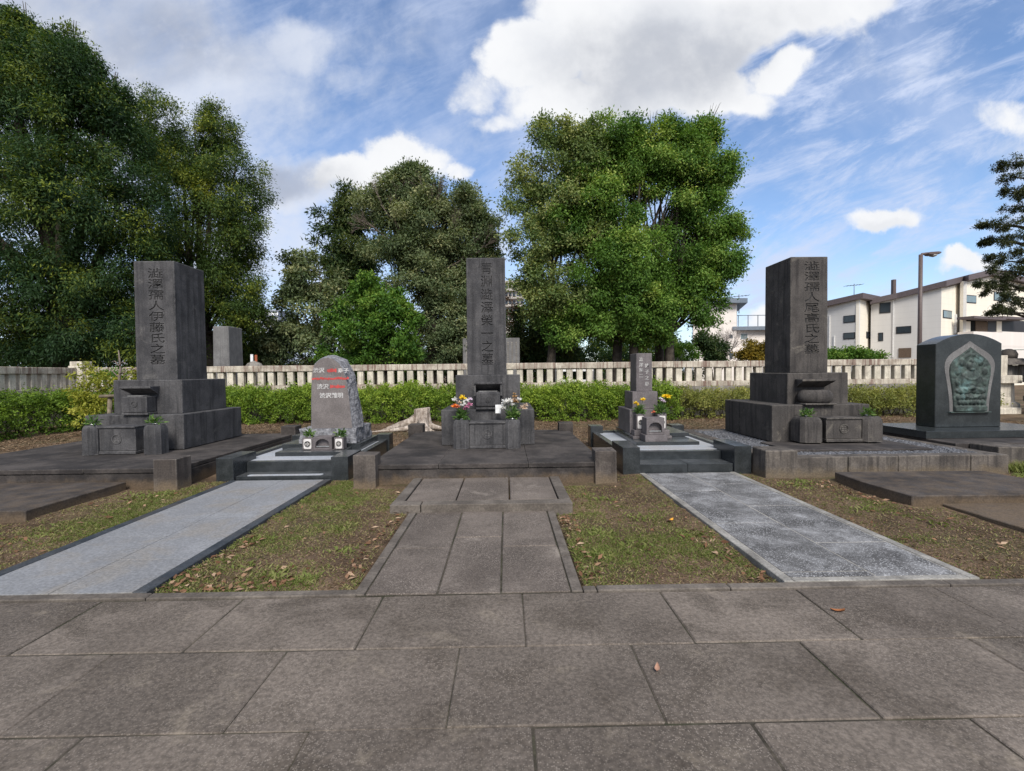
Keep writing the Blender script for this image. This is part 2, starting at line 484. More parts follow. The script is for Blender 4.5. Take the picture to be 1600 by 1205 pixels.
M['twig_pale'] = stone('pale_bare_twig', (.27, .23, .21), (.42, .37, .34), 5, None)


def siding(name, col, step=.45):
    m, w = new_mat(name)
    pos = w.n('ShaderNodeNewGeometry').outputs['Position']
    z = w.n('ShaderNodeSeparateXYZ', inp={0: pos}).outputs[2]
    fr = w.math('FRACT', w.math('DIVIDE', z, step))
    ln = w.math('LESS_THAN', fr, .06)
    n = w.noise(w.vmath('MULTIPLY', pos, (1.5, 1.5, .25)), 1.0, 5)
    c = w.mix(w.rng(n, .35, .7), tuple(x * .94 for x in col), col)
    c = w.mix(w.math('MULTIPLY', ln, .22), c, tuple(x * .6 for x in col))
    finish(w, c, .8, spec=.2)
    return m


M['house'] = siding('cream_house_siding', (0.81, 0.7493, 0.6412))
M['house_shaded'] = siding('shaded_cream_siding', (0.621, 0.6008, 0.5737))  # cream siding with shade put into its colour, for the unlit facets
M['house_white'] = siding('offwhite_wall', (0.754, 0.6955, 0.65), 3.0)
M['roof'] = plain('dark_brown_roof', (.115, .092, .094), .6, .3)
M['roof_blue'] = plain('blue_grey_roof', (.16, .19, .23), .6, .3)
M['glass'] = plain('dark_window_glass', (.035, .045, .055), .08, .5)
M['glass_l'] = plain('pale_window_glass', (.17, .23, .25), .1, .5)
M['frame'] = plain('dark_window_frame', (.03, .028, .03), .5, .3)
M['drain'] = plain('white_drain_pipe', (.7, .69, .67), .5, .3)
M['cloth'] = plain('brown_hanging_cloth', (.13, .095, .07), .9, .1)
M['apart'] = plain('apartment_concrete', (.42, .39, .36), .85, .2)
M['tower'] = plain('hazed_tower_cladding', (.33, .36, .43), .85, .2)  # pale bluish tone has the distance haze put into it
M['white'] = plain('white_paint', (.75, .75, .75), .6, .3)
M['greenmesh'] = plain('green_fence_wire', (.05, .12, .10), .6, .3)
M['rust'] = plain('rust_red_wood', (.30, .09, .045), .8, .2)
M['gravel'] = stone('grey_gravel', (.085, .088, .10), (.19, .193, .21), 30, None, rough=.9, tint=True)


def bronze():
    m, w = new_mat('patinated_bronze')
    pos = w.n('ShaderNodeNewGeometry').outputs['Position']
    n = w.noise(pos, 9, 7, .65, .4)
    c = w.mix(w.rng(n, .40, .68), (.030, .040, .037), (.075, .105, .092))
    n2 = w.noise(w.vmath('ADD', pos, (3, 1, 5)), 3.5, 5, .6)
    c = w.mix(w.rng(n2, .54, .72, 0, .6), c, (.15, .26, .26))
    finish(w, c, .62, w.noise(pos, 60, 6, .7), .5, .006, .35, Metallic=.12)
    return m


M['bronze'] = bronze()


def ground_mat():
    m, w = new_mat('bare_earth')
    pos = w.n('ShaderNodeNewGeometry').outputs['Position']
    n = w.noise(pos, 1.1, 7, .65, .3)
    c = w.mix(w.rng(n, .36, .66), (.105, .069, .045), (.262, .180, .118))
    n2 = w.noise(w.vmath('ADD', pos, (9, 4, 0)), .8, 6, .65)
    c = w.mix(w.rng(n2, .46, .66, 0, .6), c, (.095, .100, .042))
    n3 = w.noise(pos, 34, 5, .7)
    c = w.mix(w.rng(n3, .35, .7), w.mix(.55, c, (.035, .026, .018)), c)
    n4 = w.noise(pos, 85, 3, .7)
    c = w.mix(w.rng(n4, .60, .72, 0, .6), c, (.42, .33, .23))
    finish(w, c, .95, w.math('ADD', n3, n4), .8, .02, .15)
    return m


M['earth'] = ground_mat()


def leaf_mat(name, c0, c1, c2, rough=.6, trans=.32, spec=.2):
    """c0 dark leaf, c1 usual, c2 young yellowish leaf; picked per leaf by the tint attribute"""
    m, w = new_mat(name)
    t = w.n('ShaderNodeAttribute', attribute_name='tint').outputs['Fac']
    r = w.n('ShaderNodeValToRGB', inp={0: t})
    e = r.color_ramp.elements
    e[0].position, e[0].color = 0.0, (*c0, 1)
    e[1].position, e[1].color = 1.0, (*c2, 1)
    x = e.new(.5); x.color = (*c1, 1)
    b = w.n('ShaderNodeBsdfPrincipled', inp={'Base Color': r.outputs[0], 'Roughness': rough, 'Specular IOR Level': spec})
    tl = w.n('ShaderNodeBsdfTranslucent', inp={0: w.mix(1.0, r.outputs[0], (1.2, 1.25, .6), 'MULTIPLY')})
    mx = w.n('ShaderNodeMixShader', inp={0: trans, 1: b.outputs[0], 2: tl.outputs[0]})
    o = w.n('ShaderNodeOutputMaterial')
    w.link(mx.outputs[0], o.inputs[0])
    return m


L = {
    'oak': leaf_mat('oak_leaf', (.022, .046, .014), (.070, .118, .026), (.30, .32, .04)),
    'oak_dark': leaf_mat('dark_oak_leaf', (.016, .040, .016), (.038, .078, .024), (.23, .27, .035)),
    'grey': leaf_mat('grey_green_leaf', (0.05141, 0.08316, 0.03629), (0.1437, 0.1845, 0.0877), (0.3326, 0.3326, 0.1663)),
    'bright': leaf_mat('bright_green_leaf', (0.0352, 0.088, 0.0154), (0.0935, 0.1925, 0.0286), (0.22, 0.308, 0.055)),
    'camphor': leaf_mat('camphor_leaf', (0.04248, 0.1017, 0.01833), (0.1275, 0.2334, 0.03929), (0.3504, 0.4189, 0.09819)),
    'camphor_grey': leaf_mat('grey_camphor_leaf', (0.0532, 0.0924, 0.028), (0.14, 0.1988, 0.0644), (0.336, 0.35, 0.126)),
    'conifer': leaf_mat('conifer_foliage', (.020, .042, .018), (.045, .078, .026), (.10, .12, .035)),
    'red': leaf_mat('reddish_leaf', (.06, .025, .015), (.15, .055, .025), (.22, .12, .04)),
    'gold': leaf_mat('golden_leaf', (.08, .07, .015), (.19, .14, .02), (.32, .22, .03)),
    'yellow': leaf_mat('yellow_green_leaf', (.14, .17, .02), (.30, .31, .045), (.46, .43, .08)),
    'azalea': leaf_mat('azalea_leaf', (0.04848, 0.09643, 0.01361), (0.1616, 0.2552, 0.03175), (0.3663, 0.4536, 0.06804)),
    'azalea_pale': leaf_mat('thin_azalea_leaf', (.075, .095, .025), (.20, .22, .055), (.36, .34, .10)),
    'pine': leaf_mat('podocarp_leaf', (.018, .024, .014), (.040, .050, .022), (.10, .11, .04)),
    'grass': leaf_mat('grass_blade', (.075, .10, .022), (.150, .185, .045), (.33, .28, .135)),
    'litter': leaf_mat('dry_litter', (.055, .036, .022), (.16, .105, .062), (.33, .24, .16), .9, .05, .1),
    'fallen': leaf_mat('fallen_leaf_brown', (.085, .040, .020), (.215, .115, .066), (.44, .31, .21), .8, .1, .2),
    'bouquet': leaf_mat('bouquet_leaf', (.03, .07, .016), (.075, .15, .035), (.20, .28, .08)),
}


def petal(name, col):
    return plain(name, col, .6, .3)


PET = {'white': petal('white_petal', (.78, .77, .74)), 'yellow': petal('yellow_petal', (.80, .56, .02)), 'orange': petal('orange_petal', (.80, .22, .03)),
       'pink': petal('pink_petal', (.70, .30, .46)), 'tan': petal('dry_tan_petal', (.45, .28, .12)), 'cream': petal('faded_cream_petal', (.62, .48, .36)),
       'coral': petal('coral_petal', (.70, .22, .12)), 'lilac': petal('pale_lilac_petal', (.66, .56, .66))}


# ------------------------------------------------------------------ foliage
def nrm(a):
    return a / np.maximum(np.linalg.norm(a, axis=1, keepdims=True), 1e-6)


def rdir(rs, n):
    return nrm(rs.normal(size=(n, 3)))


def leaf_arrays(rs, pos, d, ln, wd, up=.6, out=None):
    """one folded leaf (a quad) per position"""
    n = len(pos)
    ln = ln * rs.uniform(.55, 1.35, (n, 1))
    wd = wd * rs.uniform(.75, 1.2, (n, 1))
    nr = nrm(rs.normal(size=(n, 3)) * .55 + np.array([0, 0, up]) + (out * .9 if out is not None else np.array([0, -.25, 0])))
    side = nrm(np.cross(d, nr))
    nr2 = np.cross(side, d)
    mid = pos + d * ln * .45
    a = pos
    b = mid + side * wd * .5 + nr2 * wd * .12
    c = pos + d * ln - nr2 * wd * .2
    e = mid - side * wd * .5 + nr2 * wd * .12
    return np.stack([a, b, c, e], 1).reshape(-1, 3)


def quads_obj(name, verts, tint, mat, parent=None, smooth=False):
    n = len(verts) // 4
    me = bpy.data.meshes.new(name)
    me.vertices.add(n * 4)
    me.vertices.foreach_set('co', np.ascontiguousarray(verts, np.float32).ravel())
    me.loops.add(n * 4)
    me.loops.foreach_set('vertex_index', np.arange(n * 4, dtype=np.int32))
    me.polygons.add(n)
    me.polygons.foreach_set('loop_start', np.arange(0, n * 4, 4, dtype=np.int32))
    me.polygons.foreach_set('loop_total', np.full(n, 4, np.int32))
    me.update(calc_edges=True)
    a = me.attributes.new('tint', 'FLOAT', 'FACE')
    a.data.foreach_set('value', np.ascontiguousarray(tint, np.float32))
    me.materials.append(mat)
    o = bpy.data.objects.new(name, me)
    COL.objects.link(o)
    if parent: o.parent = parent
    return o


def crown_points(rs, lobes, sub_r=.33, sub_n=26, sprays=26, flat=1.0, fill=.25):
    """lobes (x,y,z,rx,ry,rz) -> spray centres, outward directions, sub-clump id noise"""
    C, O, T = [], [], []
    for (x, y, z, rx, ry, rz) in lobes:
        R = np.array([rx, ry, rz])
        mean = (rx * ry * rz) ** (1 / 3)
        k = max(6, int(sub_n * (mean / 1.6) ** .6))
        d = rdir(rs, k)
        rr = np.where(rs.random(k) < fill, rs.uniform(.2, .7, k), rs.uniform(.72, 1.02, k))[:, None]
        far_ = rs.random(k) < .22
        rr = np.where(far_[:, None], rr * rs.uniform(1.1, 1.32, (k, 1)), rr)
        sc_ = np.array([x, y, z]) + d * R * rr
        sr = mean * sub_r * rs.uniform(.55, 1.35, k) * np.where(far_, .5, 1.0)
        st = rs.normal(0, .16, k)
        for i in range(k):
            m = max(8, int(sprays * (sr[i] / (mean * sub_r))))
            e = nrm(rdir(rs, m) + d[i] * .55)
            r = sr[i] * rs.uniform(.35, 1.0, m)[:, None] ** .6
            pts = sc_[i] + e * r * np.array([1, 1, flat])
            C.append(pts); O.append(nrm(e + d[i] * .4)); T.append(np.full(m, st[i]))
    return np.concatenate(C), np.concatenate(O), np.concatenate(T)


def crown(name, rs, lobes, mat, parent, per=10, ln=.12, wd=.04, spread=.22, droop=.35, tone=.42, var=.14, young=.06, young_z=None,
          sub_r=.33, sub_n=26, sprays=26, flat=1.0, fill=.25, up=.6, floor=None):
    C, O, T = crown_points(rs, lobes, sub_r, sub_n, sprays, flat, fill)
    n = len(C)
    T = T + rs.normal(0, .10, n)
    yy = (rs.random(n) < young) * rs.uniform(.25, .6, n)
    if young_z is not None:
        yy = yy * np.clip((C[:, 2] - young_z[0]) / (young_z[1] - young_z[0]), .12, 1.6)
    t = tone + T + yy
    idx = np.repeat(np.arange(n), per)
    p = C[idx] + rs.normal(size=(n * per, 3)) * spread * np.array([1, 1, .75]) * .55
    d = nrm(O[idx] * .8 + rs.normal(size=(n * per, 3)) * .65 + np.array([0, 0, -droop]))
    tt = np.clip(t[idx] + rs.normal(0, var, n * per), 0, 1)
    oo = O[idx]
    if floor is not None:
        keep = p[:, 2] > floor
        p, d, tt, oo = p[keep], d[keep], tt[keep], oo[keep]

    v = leaf_arrays(rs, p, d, ln, wd, up, oo)
    return quads_obj(name, v, tt, mat, parent)


def limbs(mb, base, lobes, r0, seg=8, rs=random, trunks=1, splay=.5):
    bx, by, bz = base
    for t in range(trunks):
        ox, oy = (rs.uniform(-splay, splay), rs.uniform(-splay * .5, splay * .5)) if trunks > 1 else (0, 0)
        top = max(l[2] for l in lobes)
        cx = sum(l[0] for l in lobes) / len(lobes)
        cy = sum(l[1] for l in lobes) / len(lobes)
        hh = top - bz
        pts = [(bx + ox + (cx - bx) * f * .7 + math.sin(f * 5 + t) * .12, by + oy + (cy - by) * f * .7, bz + hh * f * .8) for f in (0, .12, .3, .5, .75, 1.0)]
        mb.tube(pts, [r0 * 1.35, r0, r0 * .8, r0 * .6, r0 * .35, r0 * .12], seg, wob=.06)
        for l in lobes:
            k = min(.85, max(.34, (l[2] - bz) / hh * .62))
            a = Vector(pts[0]).lerp(Vector(pts[-1]), k)
            b = Vector(l[:3])
            mid = a.lerp(b, .55) + Vector((0, 0, -.12 * (b - a).length))
            rr = r0 * (1 - k) * .5
            mb.tube([a, mid, b, b + (b - mid) * .35], [rr, rr * .7, rr * .4, rr * .1], 6)


def lob(px, py, rx, ry, Y, dy=None):
    x, y, z = at(px, py, Y)
    s = Y / 740
    s *= .86
    return (x, y, z, rx * s, (dy if dy else (rx + ry) * .5 * s), ry * s)


def tree(name, label, lobes, mat, base, r0, seed, trunks=1, splay=.5, group=None, cat='tree', bark=None, **kw):
    rs = np.random.RandomState(seed)
    random.seed(seed)
    t = thing(name, label, cat, base, group)
    bl = [(l[0] - base[0], l[1] - base[1], l[2] - base[2], *l[3:]) for l in lobes]
    if kw.get('floor') is not None: kw['floor'] -= base[2]
    yz = kw.get('young_z')
    if yz: kw['young_z'] = (yz[0] - base[2], yz[1] - base[2])
    crown('crown', rs, bl, mat, t, **kw)
    mb = MB()
    limbs(mb, (0, 0, 0), bl, r0, trunks=trunks, splay=splay)
    mb.build('trunk', bark or M['bark'], t)
    return t


def twig_tree(mb, p, d, ln, r, depth, rnd, spread=.55):
    q = p + d * ln
    mid = p.lerp(q, .5) + Vector([rnd.uniform(-.06, .06) * ln for _ in range(3)])
    mb.tube([p, mid, q], [r, r * .8, r * .6], 4)
    if depth <= 0: return
    for k in range(rnd.choice((2, 3, 3))):
        nd = (d + Vector([rnd.uniform(-1, 1) * spread for _ in range(3)]) + Vector((0, 0, .1))).normalized()
        twig_tree(mb, p.lerp(q, rnd.uniform(.55, 1)), nd, ln * rnd.uniform(.6, .82), r * .58, depth - 1, rnd, spread)


# ------------------------------------------------------------------ ground and paving
random.seed(3)


def axis_pts(lo, hi, a, b, step, far):
    fine = list(np.arange(a, b + 1e-6, step))
    left = [a - s for s in far if a - s > lo][::-1] + []
    right = [b + s for s in far if b + s < hi]
    return np.array([lo] + left + fine + right + [hi])


def build_ground():
    far = [.6, 1.4, 2.6, 4.5, 8, 14, 25, 50, 100, 200]
    xs = axis_pts(-700, 700, -10, 10, .1, far)
    ys = axis_pts(-60, 900, 2.6, 17, .1, far)
    X, Y = np.meshgrid(xs, ys, indexing='ij')
    Z = np.zeros_like(X) - .012
    for i in range(X.shape[0]):
        for j in range(X.shape[1]):
            if 3.1 < Y[i, j] < 20 and abs(X[i, j]) < 12:
                Z[i, j] += .030 * mnoise.noise((X[i, j] * 1.3, Y[i, j] * 1.3, 0)) + .014 * mnoise.noise((X[i, j] * 4.6, Y[i, j] * 4.6, 5))
    Z[Y < 3.14] = -.07
    ctr = (np.abs(X + .27) < .80) & (Y < 5.2)
    Z[ctr] = -.07
    pl = (X > -3.85) & (X < -2.44) & (Y < 6.7)
    pr = (X > 1.90) & (X < 3.30) & (Y < 6.8)
    Z[pl | pr] = -.07
    nx, ny = len(xs), len(ys)
    v = np.stack([X, Y, Z], -1).reshape(-1, 3)
    i, j = np.meshgrid(np.arange(nx - 1), np.arange(ny - 1), indexing='ij')
    a = (i * ny + j).ravel()
    f = np.stack([a, a + ny, a + ny + 1, a + 1], 1)
    me = bpy.data.meshes.new('ground')
    me.from_pydata(v.tolist(), [], f.tolist())
    me.polygons.foreach_set('use_smooth', [True] * len(me.polygons))
    me.materials.append(M['earth'])
    o = bpy.data.objects.new('ground', me)
    COL.objects.link(o)
    return tag(o, kind='structure')


build_ground()


def slabs_obj(name, rects, mat, top=0.0, th=.05, bev=.004, dz=.0018, tint=(.80, 1.14), parent=None, kind='structure', gap=.005, tilt=.0022):
    """slab rectangles (x0,x1,y0,y1) as bevelled boxes in one sheet of paving, each with its own tone"""
    mb, tints = MB(), []
    for (x0, x1, y0, y1) in rects:
        n0 = len(mb.f)
        t = top + random.uniform(-dz, dz)
        g = gap / 2 + random.uniform(0, gap * .3)
        mb.box(x0 + g, x1 - g, y0 + g, y1 - g, t - th, t, bev * random.uniform(.6, 2.2), jit=tilt)
        tints += [random.uniform(*tint)] * (len(mb.f) - n0)
    o = mb.build(name, mat, parent)
    a = o.data.attributes.new('tint', 'FLOAT', 'FACE')
    a.data.foreach_set('value', tints)
    if kind: tag(o, kind=kind)
    return o


rows = [3.12, 2.515, 1.935, 1.35, .765, .18, -.41, -1.0, -1.6, -2.2, -2.8, -3.4, -4.0]
rects = []
for k in range(len(rows) - 1):
    off = (.094, -.264, .094, -.30, .12, -.27, .1, -.3, .09, -.25, .1, -.3)[k]
    for i in range(-13, 14):
        j0, j1 = (random.uniform(-.012, .012) for _ in range(2))
        x0 = off + i * .921
        rects.append((x0, x0 + .921, rows[k + 1], rows[k]))
slabs_obj('pavement', rects, M['pave'], 0.0, .055, .0045, .002)
mb = MB(); mb.box(-12.2, 13, -4.0, 3.12, -.066, -.006, 0)
tag(mb.build('pavement_bed', M['joint_dark']), kind='structure')
# edging strip along the beds
mb = MB()
x = -9.6
while x < 9.8:
    ln = random.choice((.9, 1.2, 1.5, 1.8))
    x1 = min(x + ln, 9.8)
    if not (x < .47 and x1 > -1.0):
        mb.box(x + .003, x1 - .003, 3.124, 3.20, -.06, .013 + random.uniform(-.003, .003), .006)
    else:
        if x < -1.0: mb.box(x + .003, -1.01, 3.124, 3.20, -.06, .012, .006)
        if x1 > .5: mb.box(.51, x1 - .003, 3.124, 3.20, -.06, .012, .006)
    x = x1
tag(mb.build('pavement_edging', M['edge']), kind='structure')
# centre path
cx = [-.955, -.475, -.045, .425]
R_ = [(cx[0], cx[1], 3.13, 3.96), (cx[0], cx[1], 3.96, 5.02), (cx[1], cx[2], 3.13, 4.21), (cx[1], cx[2], 4.21, 5.02),
      (cx[2], cx[3], 3.13, 3.975), (cx[2], cx[3], 3.975, 5.02)]
slabs_obj('centre_path', R_, M['pave_c'], .006, .06, .004, .002, (.9, 1.08), gap=.009)
mb = MB(); mb.box(-1.03, .5, 3.126, 5.03, -.066, -.003, 0)
tag(mb.build('centre_path_bed', M['joint_dark']), kind='structure')
mb = MB()
for (a, b) in ((-1.035, -.958), (.428, .505)):
    y = 3.13
    for ln in (.62, .75, .52):
        mb.box(a + .002, b - .002, y + .003, min(y + ln, 5.03) - .003, -.06, .009 + random.uniform(-.001, .002), .003); y += ln
tag(mb.build('centre_path_edging', M['edge']), kind='structure')
# left path (pale granite, sloping edge lines follow the plot)
ys_l = [3.21, 4.36, 5.6, 6.62]
R_ = [(-3.76, -3.115, 3.21, 4.36), (-3.76, -3.115, 4.36, 6.0), (-3.76, -3.115, 6.0, 6.62),
      (-3.115, -2.55, 3.21, 3.80), (-3.115, -2.55, 3.80, 4.93), (-3.115, -2.55, 4.93, 6.62)]
slabs_obj('left_path', R_, M['pale_grey_path'], .011, .08, .002, .0006, (.94, 1.05), tilt=.0006, gap=.005)
mb = MB(); mb.box(-3.80, -2.47, 3.206, 6.63, -.066, .0045, 0)
tag(mb.build('left_path_bed', M['edge_pale']), kind='structure')
mb = MB()
for (a, b) in ((-3.855, -3.763), (-2.547, -2.455)):
    for y0, y1 in ((3.207, 4.5), (4.5, 5.7), (5.7, 6.63)):
        mb.box(a, b, y0 + .002, y1 - .002, -.06, .014, .005)
tag(mb.build('left_path_edging', M['edge_navy']), kind='structure')
# right path (frosted dark stone with pale joints)
R_ = [(1.985, 2.605, 3.27, 3.36), (1.985, 2.605, 3.36, 4.47), (1.985, 2.605, 4.47, 5.7), (1.985, 2.605, 5.7, 6.73),
      (2.605, 3.21, 3.27, 3.93), (2.605, 3.21, 3.93, 5.04), (2.605, 3.21, 5.04, 6.05), (2.605, 3.21, 6.05, 6.73)]
slabs_obj('right_path', R_, M['frost_path'], .012, .08, .002, .001, (.95, 1.06), tilt=.0006, gap=.010)
mb = MB(); mb.box(1.93, 3.27, 3.206, 6.74, -.066, .0085, 0)
tag(mb.build('right_path_bed', M['joint_pale']), kind='structure')
mb = MB()
for (a, b) in ((1.912, 1.98), (3.215, 3.285)):
    for y0, y1 in ((3.207, 4.4), (4.4, 5.6), (5.6, 6.74)):
        mb.box(a, b, y0 + .002, y1 - .002, -.06, .016, .005)
mb.box(1.985, 3.21, 3.207, 3.262, -.06, .016, .004)
tag(mb.build('right_path_edging', M['edge_pale']), kind='structure')

# ------------------------------------------------------------------ the three tall graves
KANJI = {'left': '澁澤孺人伊藤氏之墓', 'centre': '青淵澁澤榮一之墓', 'right': '澁澤孺人尾高氏之墓'}


def gravestone(label, cx, yf, up, st, z0, zs, text, tsx, tsz, tsize, tx, ttop, m, side='L', depth=1.70, inscr_line=1.0):
    """cx: lower base centre; up/st: (x0,x1,y0,y1) of upper base and stele"""
    t = thing('gravestone', label, 'gravestone', (cx[0], yf, z0))
    ox, oy, oz = cx[0], yf, z0
    w = cx[1] / 2
    mb = MB(); mb.box(-w, w, 0, depth, 0, zs[0] - oz, .014, seg=2, jit=.004); mb.build('lower_base', m, t)
    mb = MB(); mb.box(up[0] - ox, up[1] - ox, up[2] - oy, up[3] - oy, zs[0] - oz - .003, zs[1] - oz, .013, seg=2, jit=.004)
    # hood over the incense burner, wedge shaped: level top, underside slanting back to the base
    hx, hw, hz = up[4], up[5], up[6]
    ub = mb.build('upper_base', m, t)
    y0 = up[2] - oy
    hb = MB()
    hb.add([(hx - hw - ox, y0 - .24, hz - oz), (hx + hw - ox, y0 - .24, hz - oz), (hx + hw * .93 - ox, y0 + .02, hz - oz), (hx - hw * .93 - ox, y0 + .02, hz - oz),
            (hx - hw - ox, y0 - .24, hz - .028 - oz), (hx + hw - ox, y0 - .24, hz - .028 - oz), (hx + hw * .86 - ox, y0 + .02, hz - .15 - oz), (hx - hw * .86 - ox, y0 + .02, hz - .15 - oz)],
           [(0, 1, 2, 3), (7, 6, 5, 4), (0, 4, 5, 1), (1, 5, 6, 2), (2, 6, 7, 3), (3, 7, 4, 0)])
    hb.build('hood', m, ub)
    mb = MB(); mb.frustum(st[0] - ox, st[1] - ox, st[2] - oy, st[3] - oy, zs[1] - oz - .003, zs[2] - oz, .006, .008, .010)
    s = mb.build('stele', m, t)
    carve(s, '\n'.join(text), M['carve'], tsize, (tx - ox, st[2] - oy + .002, ttop - oz), tsx, tsz, inscr_line, .016, .002)
    return t


gravestone('tall dark stele carved with nine characters on the leftmost grave, its right side in view', (-6.09, 1.60), 7.83,
           (-6.57, -5.43, 8.02, 9.27, -6.03, .25, 1.315), (-6.375, -5.675, 8.27, 9.10), .27, (.85, 1.42, 3.46), KANJI['left'], 1.35, .88, .205, -6.0, 3.33, M['dark'], inscr_line=1.03)
gravestone('tall dark stele of the middle grave, facing straight on between two colourful bouquets', (-.30, 1.56), 7.92,
           (-.86, .25, 8.15, 9.3, -.295, .235, 1.318), (-.675, .02, 8.40, 9.15), .27, (.865, 1.445, 3.505), KANJI['centre'], 1.0, .95, .225, -.315, 3.41, M['dark'], inscr_line=1.07)
gravestone('tall brownish dark stele with pale lichen, on the gravel plot at the right', (5.25, 1.64), 7.80,
           (4.80, 5.85, 8.0, 9.25, 5.19, .28, 1.312), (5.00, 5.665, 8.25, 9.08), .27, (.885, 1.42, 3.445), KANJI['right'], 1.45, .88, .20, 5.38, 3.36, M['dark_r'], inscr_line=1.03)


def crest(parent, x, y, z, r, m, name='crest'):
    """ring with a small leaf motif, raised a little from a front face at y"""
    mb = MB()
    n = 28
    for (r0, r1, h) in ((r, r * .84, .012), (r * .72, r * .66, .006)):
        vs, fs = [], []
        for k in range(n):
            a = 2 * PI * k / n
            for (q, yy) in ((r0, 0), (r0, -h), (r1, -h), (r1, 0)):
                vs.append((x + q * math.cos(a), y + yy, z + q * math.sin(a)))
        for k in range(n):
            j = (k + 1) % n
            for c in range(3): fs.append((k * 4 + c, k * 4 + c + 1, j * 4 + c + 1, j * 4 + c))
        mb.add(vs, fs)
    for s in (-1, 1):
        for q in range(3):
            cx_, cz_ = x + s * r * .26, z + (q - 1) * r * .38
            mb.box(cx_ - r * .20, cx_ + r * .20, y - .006, y + .001, cz_ - r * .12, cz_ + r * .12, .003)
    return mb.build(name, m, parent)


def offering_box(label, x0, x1, yf, z0, z1, m, crest_m):
    t = thing('offering_box', label, 'offering box', ((x0 + x1) / 2, yf, z0), 'crested stone boxes in front of the tall graves')
    w = (x1 - x0) / 2
    mb = MB(); mb.box(-w, w, .02, .34, .05, z1 - z0 - .028, .010, seg=2, jit=.002)
    b = mb.build('body', m, t)
    crest(b, 0, .021, (z1 - z0) * .54, .075, crest_m)
    mb = MB(); mb.box(-w - .004, w + .004, .0, .36, z1 - z0 - .030, z1 - z0, .007); mb.build('lid', m, t)
    mb = MB(); mb.box(-w - .004, w + .004, .0, .36, 0, .048, .007); mb.build('foot', m, t)
    return t


offering_box('crested stone box between two vase blocks before the leftmost tall stele', -6.365, -5.785, 7.43, .27, .705, M['dark'], M['dark'])
offering_box('crested stone box between the two colourful bouquets, before the middle stele', -.583, -.016, 7.52, .27, .695, M['dark'], M['dark'])
offering_box('stained brownish stone box with a worn crest, before the stele on the gravel plot', 5.125, 5.70, 7.47, .31, .70, M['dark_r'], M['dark_r'])


def vase_block(label, x, yf, w, z0, h, m):
    """chamfered block whose top corners curve in, a steel cup sunk in its top"""
    t = thing('vase_block', label, 'flower vase', (x, yf + w / 2, z0), 'dark stone vase blocks before the tall graves')
    prof = [(1.0, 0), (1.0, h - .115), (.985, h - .075), (.94, h - .04), (.86, h - .014), (.76, h)]
    a, c = w / 2, w * .30
    vs, fs = [], []
    for k, z in prof:
        q = a * k
        cc = min(c * k, q)
        ch = q - (a - c) * (.55 + .45 * k) * .62
        e = q - .055
        for p in ((-e, -q), (e, -q), (q, -e), (q, e), (e, q), (-e, q), (-q, e), (-q, -e)):
            vs.append((p[0], p[1], z))
    for i in range(len(prof) - 1):
        for k in range(8):
            j = (k + 1) % 8
            fs.append((i * 8 + k, i * 8 + j, (i + 1) * 8 + j, (i + 1) * 8 + k))
    fs.append(tuple(range(8))[::-1]); fs.append(tuple((len(prof) - 1) * 8 + k for k in range(8)))
    mb = MB(); mb.add(vs, fs)
    mb.build('block', m, t)
    mb = MB(); mb.lathe([(.040, h - .002), (.046, h + .010), (.046, h + .020), (.036, h + .020), (.034, h + .006)], seg=18)
    mb.build('cup', M['metal'], t)
    return t


VB = [('dark vase block left of the leftmost crested box, a green sprig in it', -6.46, 7.36, .245, .27, .455, M['dark']),
      ('dark vase block right of the leftmost crested box, its right side shaded', -5.50, 7.36, .27, .27, .455, M['dark']),
      ('dark vase block under the bouquet of orange, yellow and pink flowers', -.715, 7.50, .255, .27, .455, M['dark']),
      ('dark vase block under the bouquet of white and dried tan flowers', .105, 7.48, .255, .27, .455, M['dark']),
      ('stained vase block on the left of the worn crested box on the gravel plot', 4.885, 7.44, .36, .31, .40, M['dark_r']),
      ('stained vase block on the right of the worn crested box on the gravel plot', 5.88, 7.44, .33, .31, .40, M['dark_r'])]
for a in VB: vase_block(*a)

# incense burners on the ledge of the lower base
t = thing('incense_burner', 'crested box shaped incense burner under the hood of the leftmost stele', 'incense burner', (-6.045, 7.83, .85), 'incense burners on the stone ledges')
mb = MB(); mb.box(-.20, .20, -.05, .16, .045, .30, .010, seg=2); b = mb.build('box', M['dark'], t)
crest(b, 0, -.049, .18, .05, M['dark'])
mb = MB(); mb.box(-.21, .21, -.055, .17, 0, .038, .006); mb.build('foot', M['dark'], t)
mb = MB(); mb.box(-.13, .13, -.03, .12, .298, .318, .006); mb.build('ash_tray', M['tablet'], t)
t = thing('incense_burner', 'rounded box incense burner with a faint crest, in the niche of the middle stele', 'incense burner', (-.298, 7.92, .865), 'incense burners on the stone ledges')
mb = MB(); mb.box(-.205, .205, -.04, .19, .04, .295, .035, seg=4); b = mb.build('box', M['dark'], t)
crest(b, 0, -.0405, .165, .045, M['dark'])
mb = MB(); mb.box(-.20, .20, -.05, .2, 0, .036, .008); mb.build('foot', M['dark'], t)
mb = MB(); mb.box(-.16, .16, -.0, .15, .29, .308, .006); mb.build('ash_tray', M['tablet'], t)
t = thing('incense_burner', 'bulging bowl shaped incense burner under the hood of the gravel plot stele', 'incense burner', (5.20, 7.88, .885), 'incense burners on the stone ledges')
mb = MB()
mb.lathe([(.22, .03), (.265, .06), (.285, .11), (.285, .16), (.262, .21), (.225, .24), (.20, .25), (.17, .25), (.16, .225)], seg=28, sy=.62)
mb.build('bowl', M['dark_r'], t)
mb = MB(); mb.box(-.26, .26, -.16, .14, 0, .03, .008); mb.build('foot', M['dark_r'], t)
